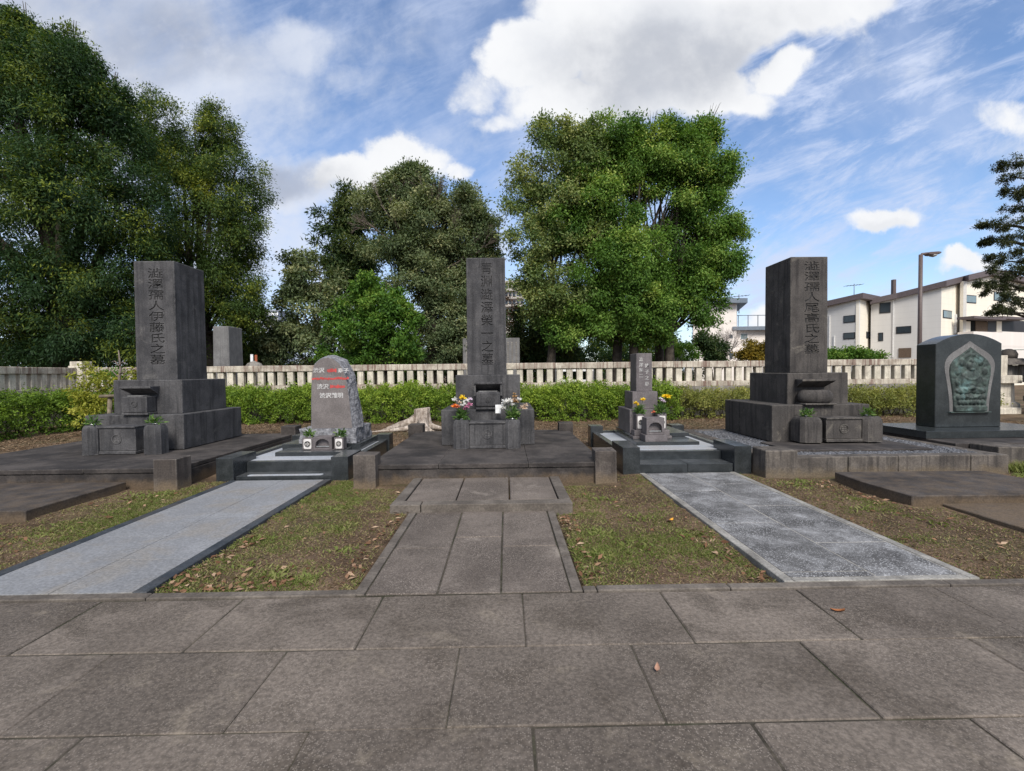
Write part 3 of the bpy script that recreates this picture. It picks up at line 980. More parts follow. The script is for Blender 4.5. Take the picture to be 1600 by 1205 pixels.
# side frame of the middle burner's niche
for s in (-1, 1):
    mb = MB(); mb.box(s * .222 - .018, s * .222 + .018, -.22, .01, -.02, .20, .005)
    o = mb.build('niche_side', M['dark'], bpy.data.objects['gravestone.001'])
    o.location = (.005, .23, .84)


def platform(label, x0, x1, y0, y1, zt, posts, m=None):
    t = thing('grave_platform', label, 'platform', ((x0 + x1) / 2, y0, 0), 'low dark stone platforms of the tall graves')
    ox = (x0 + x1) / 2
    m = m or M['slab']
    mb = MB()
    mb.box(x0 - ox, x1 - ox, .02, y1 - y0, -.06, zt - .065, .01)
    mb.build('plinth', m, t)
    # top slabs
    n = 3
    e = [x0 - ox + (x1 - x0) * q for q in (0, .30, .68, 1)]
    mb = MB()
    for i in range(n): mb.box(e[i] + (.002 if i else 0), e[i + 1] - (.002 if i < n - 1 else 0), 0, y1 - y0, zt - .062, zt + random.uniform(-.002, .002), .010, seg=2)
    mb.build('top_slab', m, t)
    for (px_, py_, s, h) in posts:
        mb = MB(); mb.box(-s / 2, s / 2, 0, s, -.05, h, .012, seg=2, jit=.004)
        o = mb.build('corner_post', M['post'] if py_ < 8 else m, t)
        o.location = (px_ - ox, py_ - y0, 0)
    return t


platform('dark stone platform with four corner posts under the middle grave', -1.86, 1.31, 6.30, 9.95, .265,
         [(-1.85, 6.15, .285, .425), (1.325, 6.25, .285, .425), (-1.86, 9.72, .30, .43), (1.24, 9.72, .29, .43)])
platform('dark stone platform under the leftmost tall grave, running out of the left edge', -8.1, -4.38, 6.28, 9.9, .265,
         [(-4.44, 6.18, .30, .40), (-4.45, 9.70, .30, .43), (-8.0, 6.18, .30, .40)])


def step_slab(label, x0, x1, y0, y1, zt):
    t = thing('step_slab', label, 'step', ((x0 + x1) / 2, y0, 0), 'low stone steps before the tall graves')
    w = (x1 - x0) / 2
    d = y1 - y0
    return t, w, d


t, w, d = step_slab('low stone step of three rough slabs in a smooth border, before the middle grave', -1.24, .70, 4.99, 6.30, .085)
mb = MB()
for (a, b, c, e) in ((-w, -w + .32, 0, .17), (-w + .33, w, 0, .17), (-w, -w + .115, .175, d), (w - .125, w, .175, d)):
    mb.box(a, b, c, e, -.05, .086, .009, seg=2, jit=.003)
mb.build('border', M['edge'], t)
R_ = [(-w + .12, -.29, .178, d), (-.29, .30, .178, d), (.30, w - .128, .178, d)]
slabs_obj('slab', R_, M['pave_c'], .080, .1, .005, .002, (.95, 1.08), t, None, .014)
t, w, d = step_slab('smooth dark step slab with a broken edge before the gravel plot at the right', 4.36, 6.34, 5.0, 6.18, .11)
mb = MB()
mb.prism([(-w, 0), (w + .1, -.03), (w, d), (-w + .02, d + .05), (-w - .03, d * .6)], 'z', -.05, .105, .008); mb.build('slab', M['slab'], t)
t, w, d = step_slab('smooth dark step slab at the left edge, before the leftmost tall grave', -7.2, -4.97, 4.92, 6.22, .11)
mb = MB(); mb.box(-w, w, 0, d, -.05, .105, .01, seg=2, jit=.006); mb.build('slab', M['slab'], t)
t, w, d = step_slab('thin dark ground slab in front of the broken edged step at the right', 4.66, 6.5, 3.4, 4.97, .02)
mb = MB(); mb.box(-w, w, 0, d, -.05, .022, .008, jit=.005); mb.build('slab', M['slab'], t)
t, w, d = step_slab('thin dark ground slab in front of the step at the left edge', -7.2, -5.35, 3.5, 4.9, .02)
mb = MB(); mb.box(-w, w, 0, d, -.05, .022, .008, jit=.005); mb.build('slab', M['slab'], t)

# gravel plot on the right
t = thing('grave_platform', 'kerbed plot filled with grey gravel under the tall grave at the right', 'platform', (5.3, 6.45, 0), 'low dark stone platforms of the tall graves')
ox, oy = 5.3, 6.45
mb = MB()
for (a, b) in ((4.0, 4.72), (4.73, 5.42), (5.43, 6.44), (6.45, 6.98)): mb.box(a - ox, b - ox, 0, .2, -.05, .265, .012, seg=2, jit=.004)
mb.box(3.62 - ox, 3.80 - ox, .15, 3.3, -.05, .262, .012)
mb.box(3.80 - ox, 6.98 - ox, 3.1, 3.3, -.05, .262, .012)
mb.box(6.80 - ox, 6.98 - ox, .21, 3.09, -.05, .258, .012)
mb.build('kerb', M['curb'], t)
mb = MB(); mb.box(3.555 - ox, 3.995 - ox, -.04, .34, -.05, .375, .018, seg=2, jit=.01); mb.build('corner_post', M['curb'], t)
mb = MB(); mb.box(3.80 - ox, 6.80 - ox, .20, 3.1, -.05, .235, 0); mb.build('gravel_bed', M['slab'], t)
mb = MB(); mb.box(4.22 - ox, 6.35 - ox, .47, 1.34, .18, .287, .012, seg=2, jit=.004); mb.build('front_slab', M['slab'], t)


def pebbles(name, region, n, z, size, seed, mat, avoid=()):
    rs = np.random.RandomState(seed)
    x = rs.uniform(region[0], region[1], n); y = rs.uniform(region[2], region[3], n)
    keep = np.ones(n, bool)
    for (a, b, c, d_) in avoid: keep &= ~((x > a) & (x < b) & (y > c) & (y < d_))
    x, y = x[keep], y[keep]
    n = len(x)
    base = np.array([(-1, -1, -.6), (1, -1, -.6), (1, 1, -.6), (-1, 1, -.6), (-.7, -.7, .7), (.7, -.7, .7), (.7, .7, .7), (-.7, .7, .7)])
    s = size * rs.uniform(.55, 1.25, (n, 1, 1)) * rs.uniform(.7, 1.2, (n, 1, 3))
    v = base[None] * s * (1 + rs.uniform(-.28, .28, (n, 8, 3)))
    a = rs.uniform(0, 2 * PI, n)
    ca, sa = np.cos(a)[:, None], np.sin(a)[:, None]
    vx = v[..., 0] * ca - v[..., 1] * sa; vy = v[..., 0] * sa + v[..., 1] * ca
    v = np.stack([vx + x[:, None], vy + y[:, None], v[..., 2] + (z + rs.uniform(-.006, .012, n))[:, None]], -1)
    q = np.array([(4, 5, 6, 7), (0, 1, 5, 4), (1, 2, 6, 5), (2, 3, 7, 6), (3, 0, 4, 7)])
    verts = v[:, q, :].reshape(-1, 3)
    o = quads_obj(name, verts, np.repeat(rs.uniform(.55, 1.35, n), 5), mat)
    return tag(o, kind='stuff')


pebbles('gravel', (3.81, 6.79, 6.66, 9.54), 30000, .240, .014, 5, M['gravel'], [(4.24, 6.33, 6.95, 7.77), (4.45, 6.05, 7.82, 9.48)])

# ------------------------------------------------------------------ black granite frame graves
def frame_grave(label, x0, x1, y0, y1, fw, fh, fd, steps, zslab, slab_m, back_h, split=False):
    t = thing('granite_frame', label, 'grave frame', (x0, y0, 0), 'black granite frames of the two small graves')
    W, D_ = x1 - x0, y1 - y0
    g = M['granite']
    for a in (0, W - fw):
        mb = MB(); mb.box(0, fw, 0, fd, -.05, fh, .004); o = mb.build('front_block', g, t); o.location = (a, 0, 0)
    for a in (.03, W - .13):
        mb = MB(); mb.box(0, .10, 0, D_ - fd - .30, -.05, zslab + .035, .004); o = mb.build('side_kerb', g, t); o.location = (a, fd, 0)
    mb = MB(); mb.box(.2, W - .2, D_ - .2, D_ - .1, -.05, zslab + .035, .004); mb.build('back_kerb', g, t)
    for a in (0, W - fw):
        mb = MB(); mb.box(0, fw, 0, .3, -.05, back_h, .004); o = mb.build('back_post', g, t); o.location = (a, D_ - .3, 0)
    y = .04
    for i, (h, tread) in enumerate(steps):
        last = i == len(steps) - 1
        cuts = [fw + .004, W / 2 + .02, W - fw - .004] if split and not last else [fw + .004, W - fw - .004]
        mb = MB()
        for q in range(len(cuts) - 1): mb.box(cuts[q] + (.004 if q else 0), cuts[q + 1], y, y + tread, -.05, h, .004)
        mb.build('step', g, t)
        y += tread + .001
    mb = MB(); mb.box(.135, W - .135, y, D_ - .21, .0, zslab, .003); mb.build('floor_slab', slab_m, t)
    return t


frame_grave('black granite frame with steps at the end of the pale grey path', -4.06, -2.22, 6.64, 9.30, .24, .322, .62, [(.055, .30), (.205, .12)], .205, M['pale_grey'], .33)
o = thing('inlay_strip', 'pale worn strip lying on the lower black step of the pale grey path', 'strip', (-3.14, 6.74, .056))
mb = MB(); mb.prism([(-.50 + .03 * math.cos(a), .03 * math.sin(a) * 1.6) for a in np.linspace(PI / 2, 3 * PI / 2, 7)] + [(.50 + .03 * math.cos(a), .03 * math.sin(a) * 1.6) for a in np.linspace(-PI / 2, PI / 2, 7)], 'z', 0, .004)
mb.build('strip', M['pale_grey'], o)
frame_grave('black granite frame with two steps at the end of the frosted path', 1.672, 3.53, 6.74, 9.62, .246, .385, .70, [(.128, .38), (.25, .14)], .255, M['pale_grey'], .40, True)


# rough arched stele of the left frame grave
def arched_stele():
    t = thing('arched_gravestone', 'low arched gravestone with a smooth face and hewn sides, red and white lettering', 'gravestone', (-3.0, 7.95, .205))
    g = M['granite']
    mb = MB(); mb.box(-.74, .56, -.02, 1.10, 0, .115, .004); mb.build('plinth', g, t)
    mb = MB(); mb.box(-.62, .42, -.52, -.022, 0, .062, .004); mb.build('front_slab', g, t)
    # hewn base stone
    random.seed(21)
    bm = bmesh.new()
    bmesh.ops.create_cube(bm, size=1)
    bmesh.ops.subdivide_edges(bm, edges=bm.edges[:], cuts=9, use_grid_fill=True)
    for v in bm.verts:
        p = v.co.copy()
        v.co = Vector((p.x * .93 + .03, .42 + p.y * .90, .12 + (p.z + .5) * .25))
        nn = mnoise.noise_vector(v.co * 9)
        if p.y > -.49 or abs(p.x) > .4: v.co += Vector((nn.x * .035, nn.y * .03, nn.z * .016 if p.z > -.45 else 0))
    mb = MB(); mb.bm(bm); mb.build('base_stone', M['rough_rock'], t)
    out = [(-.255, 0), (.43, 0), (.405, .30), (.375, .60), (.335, .86), (.285, 1.0), (.22, 1.10), (.14, 1.165), (.05, 1.195), (-.03, 1.185), (-.11, 1.15), (-.18, 1.08),
           (-.22, .96), (-.238, .75), (-.25, .4)]
    pts = []
    for i in range(len(out)):
        a, b = Vector(out[i]), Vector(out[(i + 1) % len(out)])
        n = 5 if (b - a).length > .2 else 2
        for k in range(n): pts.append(a.lerp(b, k / n))
    c = sum(pts, Vector((0, 0))) / len(pts)
    vs, fs = [], []
    N = len(pts)
    lev = [(0, 1.0), (.03, 1.012), (.12, 1.05), (.24, 1.10), (.36, 1.08), (.46, .97)]
    for yy, s in lev:
        for p in pts:
            q = c + (p - c) * s
            if p.y < .02: q.y = p.y
            if p.x > .2 and yy > .05: q.x += .05 * (1 - p.y / 1.3)
            nn = mnoise.noise_vector(Vector((q.x * 8, yy * 8, q.y * 8)))
            k = 0 if yy < .01 else .022
            vs.append((q.x + nn.x * k, yy + nn.y * k, max(0, q.y + nn.z * k)))
    for i in range(len(lev) - 1):
        for k in range(N):
            j = (k + 1) % N
            fs.append((i * N + k, i * N + j, (i + 1) * N + j, (i + 1) * N + k))
    fs.append(tuple(range(N))[::-1]); fs.append(tuple((len(lev) - 1) * N + k for k in range(N)))
    mb = MB(); mb.add(vs, fs)
    s = mb.build('stele', M['rough_rock'], t); s.location = (0, .0, .368)
    mb = MB(); mb.prism([(c.x + (p[0] - c.x) * .985, .006 + p[1] * .985) for p in out], 'y', -.006, .004, 0)
    f = mb.build('polished_face', M['grey_stone'], s)
    pale = M['carve_pale']
    y = -.0068
    cx_ = .07
    text_obj('lettering', '渋沢', pale, f, .098, (cx_ - .180, y, 1.015), .95, .88, 1, .001, .0015)
    text_obj('lettering', '寿子', pale, f, .098, (cx_ + .225, y, 1.005), .95, .88, 1, .001, .0015)
    text_obj('lettering', '渋沢', pale, f, .105, (cx_ - .12, y, .745), .95, .88, 1, .001, .0015)
    text_obj('lettering', '渋沢雅明', pale, f, .105, (cx_ + .02, y, .595), .95, .88, 1, .001, .0015)
    # names filled with red: rows of illegible blurred strokes
    rs = random.Random(4)
    for (x0, x1, z, h) in ((-.045 + cx_, .125 + cx_, .972, .066), (cx_ - .30, cx_ + .30, .838, .044), (cx_ + .0, cx_ + .25, .702, .064)):
        mb = MB()
        x = x0
        while x < x1 - .02:
            w_ = rs.uniform(.018, .042)
            hh = h * rs.uniform(.6, 1.05)
            zc = z + rs.uniform(-.006, .006)
            mb.prism([(x, zc - hh / 2), (x + w_, zc - hh * rs.uniform(.3, .5)), (x + w_ * rs.uniform(.8, 1.1), zc + hh * rs.uniform(.3, .5)), (x + w_ * .2, zc + hh / 2)], 'y', y - .001 - rs.uniform(0, .0008), y + .004)
            x += w_ * .9
        mb.build('red_lettering', M['red'], f)
    return t


arched_stele()


def arch_box(label, x, yf, z0, w, h, d, m, foot=.05, group=None):
    """small incense box with an arched opening: front built as a ring round the arch"""
    t = thing('incense_box', label, 'incense box', (x, yf, z0), group)
    a = w * .37
    zs, zr = foot + h * .14, foot + h * .44
    arch = [(-a, zs)] + [(-a * math.cos(q), zr + a * .82 * math.sin(q)) for q in np.linspace(0, PI, 11)] + [(a, zs)]
    outer = [(-w / 2, zs)] + [(-w / 2, zr)] + [(-w / 2 + w * k / 8, foot + h) for k in range(9)] + [(w / 2, zr)] + [(w / 2, zs)]
    n = len(arch)
    outer = outer[:n] if len(outer) >= n else outer + [outer[-1]] * (n - len(outer))
    vs, fs = [], []
    for y in (0, d * .32):
        vs += [(p[0], y, p[1]) for p in arch] + [(p[0], y, p[1]) for p in outer]
    for i in range(n - 1):
        fs.append((i, i + 1, n + i + 1, n + i))
        fs.append((i, i + 2 * n, i + 1 + 2 * n, i + 1))
    mb = MB(); mb.add(vs, fs)
    mb.box(-w / 2, w / 2, .001, d, foot, zs, .002)
    mb.box(-w / 2, -w / 2 + .012, .002, d, zs, foot + h - .001, 0)
    mb.box(w / 2 - .012, w / 2, .002, d, zs, foot + h - .001, 0)
    mb.box(-w / 2 + .002, w / 2 - .002, d * .32, d, zs, foot + h - .001, 0)
    mb.box(-w / 2 - .003, w / 2 + .003, -.003, d, foot + h, foot + h + .014, .003)
    mb.build('body', m, t)
    mb = MB(); mb.box(-w * .62, w * .62, -.05, d, 0, foot - .002, .004); mb.build('foot', m, t)
    mb = MB(); mb.box(-a * .92, a * .92, .01, .05, zs + .012, zs + .03, .002); mb.build('tray', M['metal'], t)
    return t


arch_box('small arched incense box between two crested vases before the arched gravestone', -2.945, 7.60, .268, .30, .185, .26, M['pinkgrey'], .008, 'arched incense boxes of the small graves')
arch_box('small arched incense box on a stepped foot before the slim grey gravestone', 2.475, 7.79, .311, .295, .265, .27, M['pinkgrey'], .11, 'arched incense boxes of the small graves')


def panel_vase(label, x, yf, w, z0, h):
    t = thing('crested_vase', label, 'flower vase', (x, yf, z0), 'square granite vases with a pale crest panel')
    mb = MB(); mb.box(-w / 2, w / 2, 0, w, 0, h, .005); b = mb.build('block', M['pinkgrey'], t)
    a, z1, z2, r = w * .36, h * .09, h * .90, w * .13
    poly = []
    for (cx_, cz, q0) in ((a - r, z2 - r, 0), (-a + r, z2 - r, PI / 2), (-a + r, z1 + r, PI), (a - r, z1 + r, 3 * PI / 2)):
        poly += [(cx_ + r * math.cos(q0 + q), cz + r * math.sin(q0 + q)) for q in np.linspace(0, PI / 2, 5)]
    mb = MB(); mb.prism(poly, 'y', -.003, .002); p = mb.build('pale_panel', M['panel_white'], b)
    crest(b, 0, -.003, h * .5, w * .27, M['dark_r'])
    mb = MB(); mb.lathe([(.036, h - .002), (.04, h + .012), (.03, h + .012), (.028, h)], (0, w / 2, 0), 14); mb.build('cup', M['metal'], t)
    return t


panel_vase('granite vase with a pale crest panel, left of the arched incense box', -3.19, 7.62, .17, .27, .195)
panel_vase('granite vase with a pale crest panel, right of the arched incense box', -2.69, 7.62, .15, .27, .195)
panel_vase('granite vase with a pale crest panel holding two yellow flowers', 2.33, 8.13, .155, .46, .27)
panel_vase('granite vase half hidden behind the stepped incense box, under a yellow and white bouquet', 2.70, 8.13, .155, .46, .27)

# slim grey gravestone of the right frame grave
t = thing('slim_gravestone', 'small slim grey gravestone with two columns of pale characters, on stacked blocks', 'gravestone', (2.50, 8.2, .255))
z = .255
for nm, a in (('lower_plinth', (-.36, .68, -.48, 1.24, 0, .055)), ('plinth', (-.30, .75, .15, 1.2, .056, .12))):
    mb = MB(); mb.box(*a, .004); mb.build(nm, M['granite'], t)
mb = MB(); mb.box(-.31, .34, .12, .98, .121, .545, .006); mb.build('lower_block', M['pinkgrey'], t)
mb = MB(); mb.box(-.235, .215, .22, .78, .546, .858, .006); mb.build('middle_block', M['pinkgrey'], t)
mb = MB(); mb.frustum(-.145, .145, .30, .72, .859, 1.545, .004, .004, .006); s = mb.build('stele', M['pinkgrey'], t)
carve(s, '\n'.join('澁澤篤二'), M['carve_pale'], .082, (-.055, .301, 1.47), 1, .95, 1.25, .006, .0008)
carve(s, '\n'.join('敦子之墓'), M['carve_pale'], .086, (.05, .301, 1.36), 1, .95, 1.35, .006, .0008)
for x in (2.33, 2.70):
    t = thing('vase_stand', 'low stone stand under the ' + ('two yellow flowers' if x < 2.5 else 'yellow and white bouquet'), 'stand', (x, 8.10, .311))
    mb = MB(); mb.box(-.12, .12, 0, .20, .051, .148, .006); mb.build('block', M['pinkgrey'], t)
    mb = MB(); mb.box(-.15, .15, -.03, .215, 0, .05, .006); mb.build('foot', M['pinkgrey'], t)


# ------------------------------------------------------------------ black monument with the bronze relief
def ogee(w, z0, z1, n=14, k=1.0):
    """half outline of the pointed lotus petal, from the bottom to the tip"""
    ctrl = [(.345, 0), (.352, .12), (.368, .25), (.392, .38), (.418, .49), (.438, .58), (.445, .64), (.440, .69), (.418, .74), (.375, .79), (.312, .835), (.235, .875), (.155, .915), (.075, .957), (0, 1.0)]
    return [(x * w / .445, z0 + (z1 - z0) * q) for x, q in ctrl]


def monument():
    t = thing('black_monument', 'polished black monument with a curved top and a bronze relief in a pointed frame', 'monument', (8.19, 8.26, .30))
    ox, oz = 8.19, .30
    mb = MB(); mb.box(-1.20, 1.30, -.5, .75, 0, .125, .005); mb.build('base', M['granite_body'], t)
    prof = [(-.595, .126), (.585, .126), (.585, 1.60)] + [(.585 * math.cos(a) if False else x, z) for x, z in [(.585 - 1.18 * k / 16, 1.60 + .175 * (1 - ((k - 8) / 8) ** 2)) for k in range(1, 16)]] + [(-.595, 1.60)]
    mb = MB(); mb.prism(prof, 'y', 0, .40, .008); body = mb.build('body', M['granite_body'], t)
    hw = ogee(.45, .40, 1.645)
    hi_ = ogee(.372, .40, 1.53)
    hi_ = [(x, z if i else .40) for i, (x, z) in enumerate(hi_)]
    A = hw + [(-x, z) for x, z in hw[::-1][1:]]
    B = hi_ + [(-x, z) for x, z in hi_[::-1][1:]]
    n = len(A)
    vs = [(x + .01, -.004, z) for x, z in A] + [(x + .01, -.004, z) for x, z in B] + [(x + .01, .002, z) for x, z in A] + [(x * .97 + .01, .002, z) for x, z in B]
    fs = []
    for i in range(n - 1):
        fs += [(i, i + 1, n + i + 1, n + i), (2 * n + i, 2 * n + i + 1, i + 1, i), (n + i, n + i + 1, 3 * n + i + 1, 3 * n + i)]
    mb = MB(); mb.add(vs, fs); mb.build('pointed_frame', M['tablet'], body)
    # relief: a cast plate, a seated figure on a lotus seat
    NU, NV = 90, 110
    H_ = np.zeros((NU + 1, NV + 1)); X = np.zeros_like(H_); Z = np.zeros_like(H_)
    zs = np.array([z for _, z in hi_]); xs = np.array([x for x, _ in hi_])

    def ell(x, z, cx_, cz, rx, rz, h):
        d = 1 - ((x - cx_) / rx) ** 2 - ((z - cz) / rz) ** 2
        return h * math.sqrt(d) if d > 0 else 0
    for j in range(NV + 1):
        z = .402 + (1.538 - .402) * j / NV
        w = float(np.interp(z, zs, xs)) * .985
        for i in range(NU + 1):
            x = w * (2 * i / NU - 1)
            q = (z - .40) / 1.145
            h = .028
            h += max(ell(x, q, 0, .70, .085, .075, .055), ell(x, q, 0, .775, .035, .035, .05))            # head and knot
            h += max(ell(x, q, 0, .50, .15, .17, .05), ell(x, q, -.12, .46, .06, .14, .035), ell(x, q, .12, .46, .06, .14, .035))
            h += max(ell(x, q, -.13, .325, .15, .055, .05), ell(x, q, .13, .325, .15, .055, .05), ell(x, q, 0, .36, .06, .04, .05))
            for k in range(7): h = max(h, .028 + ell(x, q, (k - 3) * .075, .225, .045, .05, .05), .028 + ell(x, q, (k - 3) * .068, .15, .042, .045, .045))
            r = math.hypot(x / .16, (q - .68) / .15)
            h += .012 * math.exp(-((r - 1.25) / .08) ** 2) + .010 * math.exp(-((math.hypot(x / .25, (q - .55) / .30) - 1.12) / .05) ** 2)
            if q < .085: h += .03
            for cx_ in (-.24, .24):
                for cz in (.62, .46, .76): h += ell(x, q, cx_ * (1.0 if cz < .7 else .7), cz, .05, .06, .03)
            h += .006 * mnoise.noise((x * 22, z * 22, 1.5)) + .005 * mnoise.noise((x * 50, z * 50, 4))
            X[i, j], Z[i, j], H_[i, j] = x, z, max(.004, h) if 0 < i < NU and 0 < j < NV else 0
    vs = [(X[i, j] + .01, -.005 - H_[i, j] * .8, Z[i, j]) for i in range(NU + 1) for j in range(NV + 1)]
    fs = [(i * (NV + 1) + j, (i + 1) * (NV + 1) + j, (i + 1) * (NV + 1) + j + 1, i * (NV + 1) + j + 1) for i in range(NU) for j in range(NV)]
    mb = MB(); mb.add(vs, fs, True); mb.build('bronze_relief', M['bronze'], body)
    mb = MB(); mb.box(-.36, .36, -.06, .0, .382, .40, .004); mb.build('relief_ledge', M['bronze'], body)


monument()
t = thing('grave_platform', 'low stone platform with a mossy corner block at the right edge, under the black monument', 'platform', (7.9, 6.9, 0), 'low dark stone platforms of the tall graves')
mb = MB(); mb.box(-.90, 3.0, .35, 2.6, -.05, .297, .012, seg=2, jit=.004); mb.build('top_slab', M['slab'], t)
mb = MB(); mb.box(-.70, -.22, -.1, .34, -.05, .31, .015, seg=2, jit=.008); mb.build('corner_block', M['curb'], t)
mb = MB(); mb.box(-.215, 3.0, .05, .34, -.05, .28, .012, seg=2, jit=.004); mb.build('front_kerb', M['curb'], t)
# ------------------------------------------------------------------ flowers and greens in the vases
def flower(name, c, r, col, parent, n=46, seed=0, open_=1.0):
    rs = np.random.RandomState(seed)
    d = rdir(rs, n)
    d[:, 2] = np.abs(d[:, 2]) * open_ - .15
    d[:, 1] -= .25
    d = nrm(d)
    v = leaf_arrays(rs, np.tile(np.array(c), (n, 1)) + d * r * .12, d, r * .82, r * .34, .9)
    o = quads_obj(name, v, np.full(n, .5), col, parent)
    return o


def greens(parent, c, r, h, n, seed, mat=None, ln=.07, wd=.026, base=.5):
    rs = np.random.RandomState(seed)
    d = rdir(rs, n)
    d[:, 2] = np.abs(d[:, 2]) * .8 + .1
    d = nrm(d)
    p = np.array(c) + d * np.array([r, r * .8, h]) * rs.uniform(.15, .85, (n, 1))
    dd = nrm(d + rs.normal(size=(n, 3)) * .5)
    v = leaf_arrays(rs, p, dd, ln, wd)
    return quads_obj('leaves', v, np.clip(base + rs.normal(0, .22, n), 0, 1), mat or L['bouquet'], parent)


def bouquet(label, x, y, z, fl, leaf, seed, group):
    t = thing('bouquet' if fl else 'greenery', label, 'flowers' if fl else 'greenery', (x, y, z), group)
    greens(t, (0, 0, 0), *leaf, seed)
    mb = MB()
    rs = random.Random(seed)
    for (dx, dy, dz, r, col) in fl: mb.tube([(dx * .1, dy * .1, -.03), (dx * .6, dy * .6, dz * .6), (dx, dy, dz)], .004, 5)
    for k in range(5):
        a = rs.uniform(0, 6.28); q = leaf[0] * .5
        mb.tube([(0, 0, -.03), (q * .4 * math.cos(a), q * .4 * math.sin(a), leaf[1] * .5), (q * math.cos(a), q * math.sin(a), leaf[1] * .85)], .003, 5)
    o = mb.build('stems', L['bouquet'], t)
    a = o.data.attributes.new('tint', 'FLOAT', 'FACE')
    a.data.foreach_set('value', [.45] * len(o.data.polygons))
    for i, (dx, dy, dz, r, col) in enumerate(fl): flower('flower', (dx, dy, dz), r, PET[col], t, seed=seed * 31 + i)
    return t


bouquet('bouquet of orange, yellow, white and pink flowers left of the middle crested box', -.715, 7.62, .735,
        [(-.09, -.03, .20, .075, 'orange'), (-.05, -.06, .20, .05, 'coral'), (-.10, 0, .30, .07, 'white'), (.02, .02, .33, .075, 'yellow'), (.08, 0, .29, .06, 'white'),
         (.06, -.02, .23, .055, 'white'), (.09, -.03, .19, .05, 'pink'), (.13, 0, .23, .06, 'pink'), (.14, .02, .31, .045, 'lilac'), (0, -.05, .22, .045, 'white'), (.05, .0, .16, .04, 'pink'), (-.02, -.05, .27, .04, 'cream')],
        (.13, .20, 150), 3, 'bouquets in the vases')
bouquet('bouquet of white lilies and dry tan flowers right of the middle crested box', .105, 7.60, .735,
        [(-.10, -.02, .26, .08, 'white'), (-.04, 0, .27, .07, 'white'), (-.15, 0, .17, .06, 'white'), (-.14, -.01, .23, .05, 'white'), (.05, .0, .27, .055, 'tan'), (.04, .02, .35, .05, 'tan'), (.035, .02, .30, .05, 'cream'), (.035, .02, .40, .03, 'tan'),
         (.11, .02, .30, .05, 'white'), (.17, -.02, .17, .07, 'cream'), (.21, -.02, .21, .05, 'cream'), (.0, .02, .22, .05, 'white')],
        (.12, .24, 170), 5, 'bouquets in the vases')
bouquet('two yellow chrysanthemums in the crested vase of the slim gravestone', 2.33, 8.21, .74, [(-.06, 0, .17, .055, 'yellow'), (.06, 0, .23, .06, 'yellow'), (-.03, -.02, .15, .03, 'yellow')], (.10, .17, 130), 7, 'bouquets in the vases')
bouquet('bouquet with one large yellow and small pale pink flowers beside the slim gravestone', 2.70, 8.21, .74,
        [(.10, 0, .28, .085, 'yellow'), (.02, -.02, .22, .05, 'lilac'), (-.01, -.02, .25, .04, 'white'), (.05, -.02, .20, .04, 'lilac'), (-.13, -.03, .02, .04, 'coral')], (.14, .20, 150), 8, 'bouquets in the vases')
for lab, x, y, z, s in (('short green sprig in the left vase block of the leftmost grave', -6.46, 7.48, .735, 11), ('short green sprig in the right vase block of the leftmost grave', -5.50, 7.48, .735, 12),
                        ('green sprig in the left vase block on the gravel plot', 4.885, 7.60, .72, 13), ('drooping green sprig in the right vase block on the gravel plot', 5.88, 7.60, .72, 14),
                        ('small green sprig left of the arched gravestone', -3.19, 7.70, .475, 15), ('small green sprig right of the arched gravestone', -2.69, 7.70, .475, 16)):
    big = z > .6
    bouquet(lab, x, y, z, [], (.12 if big else .09, .15 if big else .14, 75), s, 'green sprigs in the vases')
t = thing('card', 'small white card leaning behind the white lilies', 'card', (-.115, 7.66, .735))
mb = MB(); mb.box(-.055, .035, .05, .056, .08, .22, .002); mb.build('sheet', M['white'], t)


# ------------------------------------------------------------------ stone fence
def make_fence(name, label, p0, p1, skip=(), x_first=0.0, pitch=.331, zb=1.13, zt=1.79):
    d = Vector((p1[0] - p0[0], p1[1] - p0[1], 0))
    ln = d.length
    t = thing(name, label, 'fence', (p0[0], p0[1], 0), None, math.atan2(d.y, d.x))
    random.seed(len(label))
    mb = MB(); mb.box(0, ln, -.16, .16, -.05, zb - .175, .01); mb.build('footing_wall', M['wall'], t)
    x = 0
    while x < ln:
        w = min(1.95 + random.uniform(-.05, .05), ln - x)
        mb = MB(); mb.box(0, w - .006, -.135, .135, zb - .172, zb, .012, jit=.004); o = mb.build('lower_rail', M['rail'], t); o.location = (x, 0, 0)
        mb = MB(); mb.box(0, w - .006, -.125, .125, zt - .20, zt, .016, seg=2, jit=.006); o = mb.build('top_rail', M['rail'], t); o.location = (x, 0, 0)
        x += w
    mb = MB(); mb.box(-.10, .10, -.085, .085, zb + .001, zt - .201, .012)
    post = None
    x = .15
    while x < ln - .08:
        if post is None: post = o = mb.build('post', M['fence'], t)
        else:
            o = post.copy(); COL.objects.link(o); o.parent = t
        o.location = (x + random.uniform(-.008, .008), random.uniform(-.006, .006), 0)
        x += pitch
    return t


